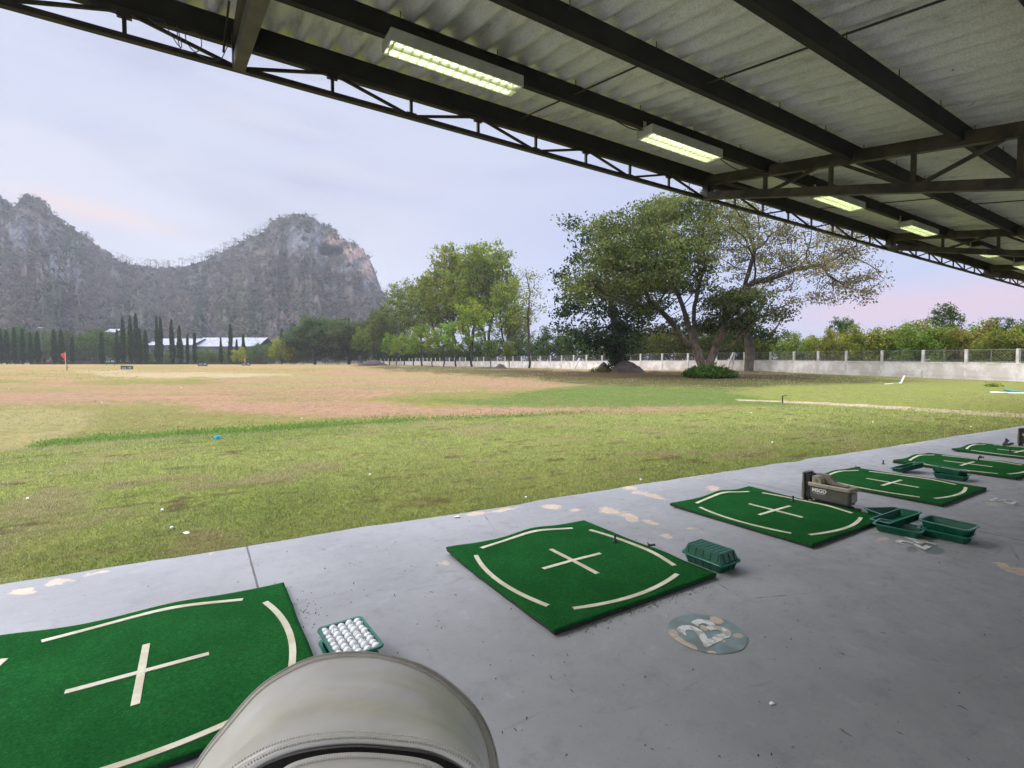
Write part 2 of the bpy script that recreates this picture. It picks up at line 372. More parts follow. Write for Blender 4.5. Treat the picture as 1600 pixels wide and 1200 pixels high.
t.put(p.inputs['Base Color'], c); p.inputs['Roughness'].default_value = .6
m_, t, p = material('worn_white_digit'); M['digit'] = m_
oc = t.new('ShaderNodeTexCoord').outputs['Object']; n2 = t.noise(oc, 16, 6, .65)
c = t.mix(t.ramp(n2, .47, .54), (.62, .64, .62), (.40, .35, .27)); t.put(p.inputs['Base Color'], c); p.inputs['Roughness'].default_value = .6
M['tan'] = simple('bare_tan_concrete', (.50, .39, .26), .9, (.40, .33, .25), 20, .4, 80)
def emit(name, c, s):
    m_, t, p = material(name); p.inputs['Base Color'].default_value = (*c, 1); p.inputs['Emission Color'].default_value = (*c, 1); p.inputs['Emission Strength'].default_value = s; return m_
M['tube'] = emit('lit_fluorescent_tube', (.95, 1.0, .80), 5.5)
M['tube_dim'] = emit('dim_fluorescent_tube', (.92, 1.0, .74), 1.6)
M['louvre'] = simple('bright_louvre', (.55, .58, .42), .25, metal=.3)
# ------------------------------------------------------------------ the field
def proj_np(P):
    d = P - CAM; z = d @ FW; z = np.where(np.abs(z) < 1e-6, 1e-6, z)
    u = 800 + FPX*(d @ RT)/z; v = 600 - FPX*(d @ UP)/z
    return u, v, z
def poly_mask(u, v, poly, soft, jit=None):
    """soft inside-mask of a ground zone"""
    P = np.array(poly, float); n = len(P); inside = np.zeros(u.shape, bool); dist = np.full(u.shape, 1e9)
    for i in range(n):
        x1, y1 = P[i]; x2, y2 = P[(i+1) % n]
        cnd = ((y1 > v) != (y2 > v)) & (u < (x2-x1)*(v-y1)/((y2-y1) if y2 != y1 else 1e-9)+x1); inside ^= cnd
        # distances counted 5x more along v than u: zones lie flat and are seen at a grazing angle
        ax, ay, bx, by = x1/5, y1, x2/5, y2; dx, dy = bx-ax, by-ay; tt = np.clip(((u/5-ax)*dx+(v-ay)*dy)/(dx*dx+dy*dy+1e-9), 0, 1)
        dist = np.minimum(dist, np.hypot(u/5-ax-tt*dx, v-ay-tt*dy))
    sd_ = np.where(inside, dist, -dist)
    if jit is not None: sd_ = sd_ + jit*soft*1.6
    return np.clip(.5 + sd_/(2*soft), 0, 1)

angs = np.radians(np.concatenate([np.arange(-180, -66, 3.0), np.arange(-66, 66, .24), np.arange(66, 180, 3.0)]))
rs = np.concatenate([[0.3, .8, 1.4, 2.0], 2.4*1.0135**np.arange(0, 250), 2.4*1.0135**250*1.03**np.arange(1, 165)])
A, R_ = np.meshgrid(angs, rs, indexing='ij')
dd = R_*np.cos(A); ll = R_*np.sin(A)
X = FH[0]*dd + RT[0]*ll; Y = FH[1]*dd + RT[1]*ll
Z = T(dd)
far = np.clip((R_-14)/20, 0, 1)*np.clip((400-R_)/200, 0, 1)
Z = Z + far*(fbm(X, Y, .09, 3, 3)-.5)*.34 + np.clip((R_-4)/6, 0, 1)*(fbm(X, Y, .5, 3, 5)-.5)*.05
LAWN_EDGE = [(-600, 735), (0, 706), (100, 694), (200, 686), (330, 680), (480, 670), (640, 659), (800, 653), (950, 647), (1100, 640), (1230, 634), (1300, 635), (2200, 660)]
P0 = np.stack([X, Y, Z], -1); u, v, zz = proj_np(P0)
front = zz > .5
# the near lawn ends at a low crest; behind it the ground dips a hand's breadth
ve = np.interp(u, [a for a, b in LAWN_EDGE], [b for a, b in LAWN_EDGE])
dip = np.clip((ve-v)/5, 0, 1)*np.clip(1-(ve-v-14)/22, 0, 1)*np.clip((1000-u)/500, 0, 1)*front
Z = Z - .16*dip*np.clip(R_/10, 0, 1)
P0 = np.stack([X, Y, Z], -1)
jit = (fbm(X, Y, .35, 5, 11)-.5)*1.6 + (fbm(u/90, v/5, 1, 4, 17)-.5)*1.4 + (fbm(u/11, v/1.1, 1, 3, 19)-.5)*1.6
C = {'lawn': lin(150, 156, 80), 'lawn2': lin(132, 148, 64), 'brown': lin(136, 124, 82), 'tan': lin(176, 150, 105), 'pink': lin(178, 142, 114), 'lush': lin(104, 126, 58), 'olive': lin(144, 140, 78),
     'straw': lin(170, 158, 108), 'dirt': lin(96, 78, 55), 'brown_olive': lin(92, 90, 50), 'path': lin(208, 190, 158), 'rightlawn': lin(146, 150, 78)}
K = .74
col = np.empty(X.shape+(3,)); col[:] = np.array(C['lawn'])*K
def lay(mask, c, k=1.0): 
    global col
    col = col*(1-mask[..., None]*k) + np.array(C[c])*K*mask[..., None]*k
pat = fbm(X, Y, .33, 5, 21); pat2 = fbm(X, Y, 1.3, 4, 31); st = fbm(u/230, v/4.5, 1, 4, 41)
lay(np.clip((pat-.5)*5, 0, 1), 'lawn2', .6); lay(np.clip((pat2-.56)*7, 0, 1)*np.clip((16-R_)/8, 0, 1), 'brown', .75)
beyond = np.clip((ve-v)/3+.2, 0, 1)*front + (~front)*1.0
lay(beyond, 'olive')
lay(beyond*np.clip((st-.52)*5, 0, 1), 'brown', .35)
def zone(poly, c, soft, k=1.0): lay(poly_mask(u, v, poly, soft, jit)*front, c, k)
zone([(-900, 560), (1250, 560), (1000, 600), (860, 606), (700, 596), (560, 590), (-900, 606)], 'tan', 4)
zone([(-900, 604), (300, 600), (330, 592), (540, 578), (640, 583), (800, 590), (930, 605), (830, 612), (640, 616), (560, 628), (700, 632), (900, 630), (1140, 636), (960, 644), (600, 650), (420, 646), (330, 640), (250, 632), (-900, 640)], 'pink', 4.5)
lay(poly_mask(u, v, [(-900, 575), (700, 572), (900, 612), (600, 632), (-900, 640)], 6, jit)*front*np.clip((st-.5)*6, 0, 1), 'olive', .55)
lay(poly_mask(u, v, [(0, 585), (640, 580), (820, 600), (400, 610), (0, 600)], 5, jit)*front*np.clip((st-.55)*8, 0, 1), 'straw', .7)
zone([(120, 580), (460, 584), (460, 588), (180, 591)], 'path', 1.6, .55); zone([(520, 575), (640, 577), (640, 580)], 'tan', 2, .6)
zone([(-900, 640), (0, 640), (60, 636), (150, 643), (140, 660), (90, 676), (30, 692), (-900, 740)], 'straw', 3, .8)
zone([(40, 690), (110, 678), (240, 668), (400, 668), (620, 655), (840, 650), (640, 661), (460, 674), (330, 684), (200, 688), (100, 697)], 'lush', 2.0, .9)
zone([(636, 624), (760, 622), (860, 606), (960, 600), (1060, 606), (1180, 606), (1250, 622), (1240, 634), (1120, 634), (900, 636), (760, 632)], 'lush', 2.6, .85)
zone([(560, 571), (760, 572), (860, 577), (1000, 580), (1180, 581), (1320, 588), (1500, 600), (1180, 606), (1060, 604), (900, 600), (800, 588), (620, 578)], 'brown_olive', 3, .9)  # brown-olive dirt under the trees
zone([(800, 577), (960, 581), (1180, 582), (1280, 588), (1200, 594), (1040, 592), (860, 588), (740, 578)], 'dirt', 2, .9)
zone([(1140, 612), (1220, 602), (1400, 597), (2400, 596), (2400, 665), (1500, 642), (1250, 630), (1200, 624)], 'rightlawn', 2, .9)
zone([(690, 667), (860, 662), (860, 668), (740, 674)], 'pink', 3, .5)
lay(((np.abs(v-np.interp(u, [1130, 1215, 1300, 1600, 2200], [624, 627, 631, 650, 690])) < np.interp(u, [1200, 1600], [1.2, 3.4])+jit*.5) & (u > 1150+jit*30) & front)*1.0, 'path', .95)
bk = np.clip((R_-420)/120, 0, 1); lay(bk, 'brown_olive', 1)
# dark soil showing through the near lawn in short mown-over streaks
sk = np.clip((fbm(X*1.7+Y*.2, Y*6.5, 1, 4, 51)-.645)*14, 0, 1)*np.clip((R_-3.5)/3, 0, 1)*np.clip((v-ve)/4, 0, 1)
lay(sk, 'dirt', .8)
na, nr = X.shape
idx = np.arange(na*nr).reshape(na, nr); nxt = np.roll(idx, -1, 0)
F = np.stack([idx[:, :-1], idx[:, 1:], nxt[:, 1:], nxt[:, :-1]], -1).reshape(-1, 4)
F = F[:, ::-1] if False else F
fme = mesh_np('field', P0.reshape(-1, 3), F, None, col.reshape(-1, 3))
fo = link('ground', fme, M['field'], None, True); tag(fo, kind='structure')
gcol = col.reshape(-1, 3)

def pad_edge(x): return 4.885 - .0562*x
# ------------------------------------------------------------------ the concrete pad
nx, ny = 640, 250
xs = np.concatenate([[-14, -8, -4], np.linspace(-2.2, 12, nx), np.linspace(12.3, 46, 60)]); ts = np.concatenate([np.linspace(0, .55, 90)[:-1], np.linspace(.55, 1, 150)])
XX, TT = np.meshgrid(xs, ts, indexing='ij')
ye = pad_edge(XX) + (fbm(XX, XX*0, 1.7, 4, 61)-.5)*.10
YY = -7 + (ye+7)*TT; YY = np.where(TT > .0, YY, YY)
wear = np.zeros(XX.shape)
def blot(u_, v_, ru, rv, ang=0, k=1.0):
    global wear
    x0, y0, _ = gnd(u_, v_); 
    uu, vv, z_ = proj_np(np.stack([XX, YY, XX*0], -1))
    a_ = math.radians(ang); du = (uu-u_)*math.cos(a_)+(vv-v_)*math.sin(a_); dv = -(uu-u_)*math.sin(a_)+(vv-v_)*math.cos(a_)
    q = np.hypot(du/ru, dv/rv); wear = np.maximum(wear, np.where(z_ > .3, k*np.clip(1.25-q, 0, 1), 0))
for b_ in [(40, 924, 26, 7, -8), (95, 908, 26, 7, -12), (140, 898, 12, 3, -10), (160, 893, 22, 3, -8), (740, 803, 22, 4, -8), (785, 797, 34, 3, -8), (862, 792, 26, 5, 0), (897, 797, 14, 3, 0), (955, 799, 28, 7, 10), (985, 808, 26, 7, 28),
           (1015, 816, 18, 4, 10), (1000, 770, 18, 4, 5), (1024, 776, 22, 4, 14), (985, 763, 16, 4, 0), (1115, 763, 16, 5, 5), (1042, 838, 14, 5, 10), (1080, 828, 26, 4, 10, .7), (695, 880, 14, 4, 0, .7), (1573, 886, 22, 7, 15), (1597, 894, 16, 8, 10), (1372, 829, 12, 4, -10, .8), (1378, 842, 20, 5, 0, .75), (1553, 788, 26, 4, 5, .62)]: blot(*b_)
wear = np.maximum(wear, (fbm(XX, YY, .9, 5, 71) > .68)*.22 + np.clip((TT-.98)/.02, 0, 1)*fbm(XX, YY, .5, 3, 72)*.45)
wk, wear = wear, np.zeros(XX.shape)
for b_ in [(1456, 858, 26, 9, 12), (1425, 858, 20, 8, 10, .6), (1590, 790, 16, 5, 5, .6)]: blot(*b_)
paint, wear = wear, wk
n0 = XX.size; na, nr = XX.shape; idx = np.arange(n0).reshape(na, nr)
top = np.stack([XX, YY, np.zeros_like(XX)], -1).reshape(-1, 3)
F = np.stack([idx[:-1, :-1], idx[1:, :-1], idx[1:, 1:], idx[:-1, 1:]], -1).reshape(-1, 4)
low = np.stack([XX[:, -1], YY[:, -1], np.full(na, -.15)], -1); li = n0+np.arange(na)
F2 = np.stack([idx[:-1, -1], idx[1:, -1], li[1:], li[:-1]], -1)
pme = mesh_np('pavement', np.concatenate([top, low]), np.concatenate([F, F2]), {'wear': np.concatenate([wear.ravel(), wear[:, -1]]), 'paint': np.concatenate([paint.ravel(), paint[:, -1]])})
po = link('pavement', pme, M['pad']); tag(po, kind='structure')

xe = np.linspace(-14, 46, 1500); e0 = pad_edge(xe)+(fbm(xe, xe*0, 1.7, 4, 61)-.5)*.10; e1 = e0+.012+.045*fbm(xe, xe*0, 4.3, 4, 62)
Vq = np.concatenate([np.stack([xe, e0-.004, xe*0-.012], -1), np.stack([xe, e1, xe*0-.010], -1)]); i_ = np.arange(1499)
tag(link('soil_shadow_edge', mesh_np('soil_shadow_edge', Vq, np.stack([i_, i_+1, i_+1501, i_+1500], -1)), M['mud']), kind='structure')  # ribbon of gap soil, also painting in the shadow line along the pad edge
# ------------------------------------------------------------------ lawn blades near the pad (uncountable)
def blades(n, rmin, rmax, w0, h0, seed, field=False):
    r_ = np.random.default_rng(seed)
    rr = np.exp(r_.uniform(math.log(rmin), math.log(rmax), n)); aa = np.radians(r_.uniform(-50, 50, n))
    d_ = rr*np.cos(aa); l_ = rr*np.sin(aa); x = FH[0]*d_+RT[0]*l_; y = FH[1]*d_+RT[1]*l_
    k = y > pad_edge(x)-.015+(fbm(x, x*0, 1.7, 4, 61)-.5)*.10-.03*r_.random(n)
    ub, vb, _ = proj_np(np.stack([x, y, T(x*FH[0]+y*FH[1])], -1)); k &= (vb > np.interp(ub, [a for a, b_ in LAWN_EDGE], [b_ for a, b_ in LAWN_EDGE])-1) != field
    if field: k &= (fbm(x, y, .45, 4, 91) > .50) | (r_.random(len(x)) < .15)
    bare = fbm(x*1.7+y*.2, y*6.5, 1, 4, 51) > .65; k &= ~(bare & (r_.random(len(x)) < .75)) & (r_.random(len(x)) < np.clip((rmax-rr)/5, 0, 1)+.15)
    x, y, rr = x[k], y[k], rr[k]; n = len(x)
    z = T(x*FH[0]+y*FH[1]) + np.clip((rr-4)/6, 0, 1)*(fbm(x, y, .5, 3, 5)-.5)*.05 - .004
    cl = fbm(x, y, 2.5, 4, 81); p1 = fbm(x, y, .33, 5, 21); p2 = fbm(x, y, 1.3, 4, 31)
    h = h0*(.5+1.0*cl)*r_.uniform(.6, 1.4, n)*(1+.05*rr); wd = w0*(.6+.11*rr)*r_.uniform(.7, 1.3, n)
    th = r_.uniform(0, 2*PI, n); ln = r_.uniform(0, 1.3, n)*h; lt = r_.uniform(0, 2*PI, n)
    B = np.stack([x, y, z], -1); sv_ = np.stack([np.cos(th), np.sin(th), 0*th], -1)*wd[:, None]*.5
    tip = B + np.stack([np.cos(lt)*ln, np.sin(lt)*ln, h], -1)
    V = np.stack([B-sv_, B+sv_, tip], 1).reshape(-1, 3); Fz = np.arange(3*n).reshape(-1, 3)
    tone = np.clip(r_.normal(.55, .30, n)+(p1-.5)*-.8, 0, 1); dry = np.clip((p2-.50)*3.0, 0, .8)*.8 + (r_.random(n) < .16)*.7
    if field: dry = np.clip(.55+.6*(p1-.4)+r_.normal(0, .2, n), 0, 1); tone = tone*.75
    return V, Fz, np.repeat(tone, 3), np.repeat(np.clip(dry, 0, 1), 3)
parts = [blades(360000, 4.3, 17, .0058, .022, 5), blades(150000, 12, 34, .007, .020, 6), blades(90000, 14, 95, .008, .016, 8, True)]
r_ = np.random.default_rng(66); ls = []
for _ in range(4200):
    u_ = r_.uniform(60, 640) if r_.random() < .8 else r_.uniform(640, 1000); x, y, z = gnd_t(u_, float(np.interp(u_, [a for a, b_ in LAWN_EDGE], [b_ for a, b_ in LAWN_EDGE]))-abs(r_.normal(0, 5))-1.0); ls.append((x, y, z))
ls = np.repeat(np.array(ls), 3, 0)+r_.normal(0, .12, (12600, 3))*np.array([1, 1, .0]); n = len(ls); th = r_.uniform(0, 2*PI, n); h = r_.uniform(.03, .10, n)*np.clip(.4+1.2*fbm(ls[:, 0], ls[:, 1], 1.1, 3, 7), .3, 1.2); ls[:, 2] -= .045
sv2 = np.stack([np.cos(th), np.sin(th), 0*th], -1)*.014; tip = ls+np.stack([r_.normal(0, .04, n), r_.normal(0, .04, n), h], -1)
Vl = np.stack([ls-sv2, ls+sv2, tip], 1).reshape(-1, 3)
V = np.concatenate([p[0] for p in parts]); tn = np.concatenate([p[2] for p in parts]); dr = np.concatenate([p[3] for p in parts])
lg = link('tall_grass', mesh_np('tall_grass', Vl, np.arange(3*n).reshape(-1, 3), {'tone': np.repeat(r_.uniform(.1, .6, n), 3), 'dry': np.zeros(3*n)}), M['grass']); lg.color = (.80, 1.05, .70, 1); tag(lg, 'lush taller green grass in the dip behind the near lawn', 'grass', kind='stuff')
Fz = np.arange(len(V)).reshape(-1, 3)
g = link('grass', mesh_np('grass', V, Fz, {'tone': tn, 'dry': dr}), M['grass']); tag(g, 'short green and yellow grass blades of the near lawn', 'grass', kind='stuff')

# ------------------------------------------------------------------ roof of the bays
RX0, RSP = .33, 5.9
roof = empty('driving_range_roof', (RX0, 4.7, 0), 0, 'long lean-to roof of grey corrugated sheets on dark steel trusses over the bays', 'roof')
ro = Vector((-RX0, -4.7, 0))
def rbuild(mb, name, mat, parent=roof, smooth=False):
    mb.v = [(x-RX0, y-4.7, z) for x, y, z in mb.v]; return mb.build(name, mat, parent, smooth)
XL, XR = -2.3, 47.0
def zs(y): return 3.565 + .17*y
per = .212; n_ = int((XR-XL)/per*8); xsr = np.linspace(XL, XR, n_)
wave = np.sin((xsr/per)*2*PI); wave = .034*np.sign(wave)*np.abs(wave)**.8
rows = []; ysheet = [(4.93, 3.72), (3.86, 2.28), (2.42, .84), (.98, -.6), (-.46, -2.04), (-1.9, -2.9)]
Vs = []; Fs = []; off = 0
for k, (ya, yb) in enumerate(ysheet):
    lift = (0 if k % 2 == 0 else 0) + 0
    for th in (0, .009):
        V = []
        for j, y in enumerate((ya, (ya+yb)/2, yb)):
            zz_ = zs(y) + wave + th + (.010 if j == 2 else 0.0) + .004*fbm(xsr, xsr*0+k, .4, 2, 90)
            V.append(np.stack([xsr-RX0, np.full(n_, y-4.7), zz_+.03], -1))
        V = np.concatenate(V); idx = np.arange(3*n_).reshape(3, n_)
        Fq = np.stack([idx[:-1, :-1], idx[:-1, 1:], idx[1:, 1:], idx[1:, :-1]], -1).reshape(-1, 4)
        Vs.append(V); Fs.append(Fq+off); off += len(V)
sh = link('roof_sheet', mesh_np('roof_sheet', np.concatenate(Vs), np.concatenate(Fs)), M['roof'], roof, True)
for y in (4.71, 3.75, 2.78, 1.82, .86, -.1, -1.06, -2.02, -2.8):
    b = MB(); z = 3.39+.17*y; b.box((XL+.1, y-.028, z), (XR-.1, y+.028, z+.165)); rbuild(b, 'purlin', M['purlin'])
b = MB()
for y in (3.75, 2.78, 1.82, .86):
    for i in range(int(24/per/4)):
        x = -2.1+i*per*4+per*.25; z = 3.39+.17*y+.165
        b.tube([(x, y-.035, z+.04), (x, y-.036, z-.02), (x, y-.028, z-.03)], .004, 5)
rbuild(b, 'sheet_hooks', M['steel_brown'], sh)
# eave lattice girder
YE = 4.71; zb, zt = 3.99, 4.175; ni = int(8*8); dxn = RSP/8
et = rbuild(MB().box((XL+.1, YE-.028, zt-.025), (XR-.1, YE+.028, zt+.012)), 'eave_girder', M['steel'])
rbuild(MB().box((XL+.1, YE-.026, zb-.026), (XR-.1, YE+.026, zb+.014)), 'bottom_chord', M['steel'], et)
for bay in range(-2, 8):
    b = MB(); x0 = RX0+bay*RSP
    for k in range(8):
        xa = x0+k*dxn; xb = xa+dxn
        if xa < XL+.2 or xb > XR: continue
        za, zb_ = (zb, zt) if k % 2 == 0 else (zt, zb)
        b.bar((xa, YE, za), (xb, YE, zb_), .022, .024, (0, 1, 0)); b.bar((xb, YE, zb), (xb, YE, zt), .026, .026)
        if k % 2 == 0: b.box((xb-.045, YE-.02, zt-.05), (xb+.045, YE+.02, zt+.01))
        else: b.box((xb-.05, YE-.02, zb-.01), (xb+.05, YE+.02, zb+.03))
    if b.v: rbuild(b, 'web', M['steel'], et)
for k in range(0, 8):
    x = RX0+k*RSP; b = MB(); yb_ = -2.8; mt = M['steel_brown']
    b.bar((x, 4.66, 3.42+.17*4.66), (x, yb_, 3.42+.17*yb_), .075, .13)
    rf = rbuild(b, 'rafter', mt)
    zc = lambda y: 2.83+.252*y
    ylow = -1.4
    b = MB(); b.bar((x, 4.74, zc(4.74)), (x, ylow, zc(ylow)), .085, .10); b.bar((x, ylow, zc(ylow)), (x, yb_, zc(ylow)), .085, .10); rbuild(b, 'bottom_chord', mt, rf)
    b = MB(); b.box((x-.05, 4.60, zc(4.6)-.03), (x+.05, 4.68, 4.2)); ys_ = [4.57, 3.78, 2.99, 2.2, 1.41, .62, -.17, -.96]
    for i, y in enumerate(ys_):
        b.bar((x, y, zc(y)), (x, y, 3.42+.17*y), .04, .04)
        if i+1 < len(ys_):
            y2 = ys_[i+1]
            if i % 2 == 0: b.bar((x, y, 3.42+.17*y), (x, y2, zc(y2)), .035, .035)
            else: b.bar((x, y, zc(y)), (x, y2, 3.42+.17*y2), .035, .035)
    rbuild(b, 'web', mt, rf)
    b = MB(); b.box((x-.09, yb_-.1, 0), (x+.09, yb_+.08, 2.6)); rbuild(b, 'column', mt, rf)
    for dx_, ya, yb2 in ((2.67, 4.71, 2.78), (3.30, 2.78, .86), (2.67, .86, -1.06)):
        rbuild(MB().tube([(x+dx_, ya, 3.45+.17*ya), (x+dx_, yb2, 3.45+.17*yb2)], .008, 6), 'tie_rod', M['steel'])
# loose wires at the eave
def curve_tube(name, pts, r, mat, parent=None, n=6, sub=6):
    P = [Vector(p) for p in pts]; out = []
    for i in range(len(P)-1):
        p0, p1, p2, p3 = P[max(i-1, 0)], P[i], P[i+1], P[min(i+2, len(P)-1)]
        for k in range(sub):
            s_ = k/sub; out.append(.5*((2*p1)+(-p0+p2)*s_+(2*p0-5*p1+4*p2-p3)*s_*s_+(-p0+3*p1-3*p2+p3)*s_**3))
    out.append(P[-1]); return MB().tube(out, r, n).build(name, mat, parent, True)
def yp(u_, v_, y):
    r = ray(u_, v_); return CAM + r*(y/r[1])
wo = curve_tube('loose_wire', [yp(a, b_, 4.6) for a, b_ in [(232, 28), (245, 38), (255, 42), (258, 35), (262, 45), (270, 58), (278, 70), (284, 72), (276, 40), (282, 76), (300, 82), (312, 78), (315, 65), (308, 53), (297, 49), (290, 55), (293, 68), (303, 80), (318, 90), (332, 95), (345, 92), (352, 80), (358, 66)]], .0035, M['wire'], None)
tag(wo, 'thin tangled grey wire hanging in loops from the eave near the left rafter', 'wire')
hr = MB().tube([yp(358, 2, 4.5), yp(349, 82, 4.5)], .008, 8).build('hanging_rod', M['steel_brown']); tag(hr, 'short thin steel rod hanging down beside the left rafter end', 'rod')
wo = curve_tube('bent_wire', [yp(a, b_, 4.78) for a, b_ in [(1077, 282), (1077, 318), (1082, 321), (1090, 322), (1098, 318), (1092, 316), (1084, 319), (1079, 316)]]+[yp(1092, 322, 4.78), yp(1100, 316, 4.8)], .006, M['wire'], None)
tag(wo, 'bent steel wire loop under the eave where the second truss ends', 'wire')
for u_, v_ in ((1089, 287), (1097, 291), (1088, 297)): pass
wo = curve_tube('bent_wire', [yp(a, b_, 4.85) for a, b_ in [(1078, 284), (1086, 288), (1096, 289), (1100, 294), (1094, 300)]], .005, M['wire'], None); tag(wo, 'small hooked wire above the end of the second roof truss', 'wire')

# ------------------------------------------------------------------ fluorescent fittings
def fixture():
    r = empty('fluorescent_light'); L, Wd, Hh = 1.12, .205, .088
    b = MB(); t_ = .006
    b.box((0, 0, Hh-.008), (L, Wd, Hh)); b.box((0, 0, 0), (L, t_, Hh-.008)); b.box((0, Wd-t_, 0), (L, Wd, Hh-.008)); b.box((0, t_, 0), (t_, Wd-t_, Hh-.008)); b.box((L-t_, t_, 0), (L, Wd-t_, Hh-.008))
    b.box((.10, .15, Hh), (.14, .24, Hh+.012)); b.box((L-.14, .15, Hh), (L-.10, .24, Hh+.012)); b.box((.10, .205, Hh+.012), (.14, .215, Hh+.13)); b.box((L-.14, .205, Hh+.012), (L-.10, .215, Hh+.13))
    b.build('housing', M['white_metal'], r)
    for y in (.058, .147): MB().tube([(.03, y, .055), (L-.03, y, .055)], .013, 10).build('lamp_tube', M['tube'], r, True)
    b = MB()
    for k in range(15): x = .04+k*(L-.08)/14; b.box((x-.0015, t_, .002), (x+.0015, Wd-t_, .034))
    for y in (.012, .1, .19): b.box((t_, y-.003, .001), (L-t_, y+.003, .036))
    b.build('louvre', M['louvre'], r)
    return r
fx0 = None
for i, (x, lab) in enumerate([(1.20, 'long fluorescent light with louvre hanging nearest above, tubes dim at one end'), (3.84, 'fluorescent light before the large truss, second from the left'), (7.2, 'lit fluorescent light just behind the large truss, third from the left'),
                              (9.95, 'lit fluorescent light fourth from the left along the same purlin'), (13.25, 'far lit fluorescent light, fifth from the left, partly behind a truss'), (16.1, 'far lit fluorescent light, sixth from the left, near the right edge'), (19.2, None), (22.2, None)]):
    if i == 0: fx0 = fixture(); f_ = fx0
    else: f_ = copy_tree(fx0)
    f_.location = (x, 3.508, 3.868); f_.rotation_euler = (0, 0, 0)
    tag(f_, lab or ('tiny far fluorescent light deep under the roof' if x < 20 else 'farthest fluorescent light, last one deep under the roof'), 'ceiling light', 'fluorescent lights in a line under the roof')
first_tubes = [c_ for c_ in fx0.children if c_.name.startswith('lamp_tube')]
for c_ in first_tubes[:1]: c_.data = c_.data.copy(); c_.data.materials[0] = M['tube_dim']; c_['label'] = 'dim flickering tube'
cb = curve_tube('light_cable', [(4.95, 3.60, 3.93), (5.3, 3.62, 3.87), (5.75, 3.64, 3.88), (6.15, 3.66, 3.98)], .006, M['black']); tag(cb, 'thin black cable sagging from the second fluorescent light to the truss', 'cable')
cb = curve_tube('light_cable', [(3.86, 3.62, 3.94), (3.7, 3.66, 3.93), (3.4, 3.70, 4.0), (3.1, 3.72, 4.02)], .006, M['black']); tag(cb, 'thin black cable running to the left end of the second fluorescent light', 'cable')
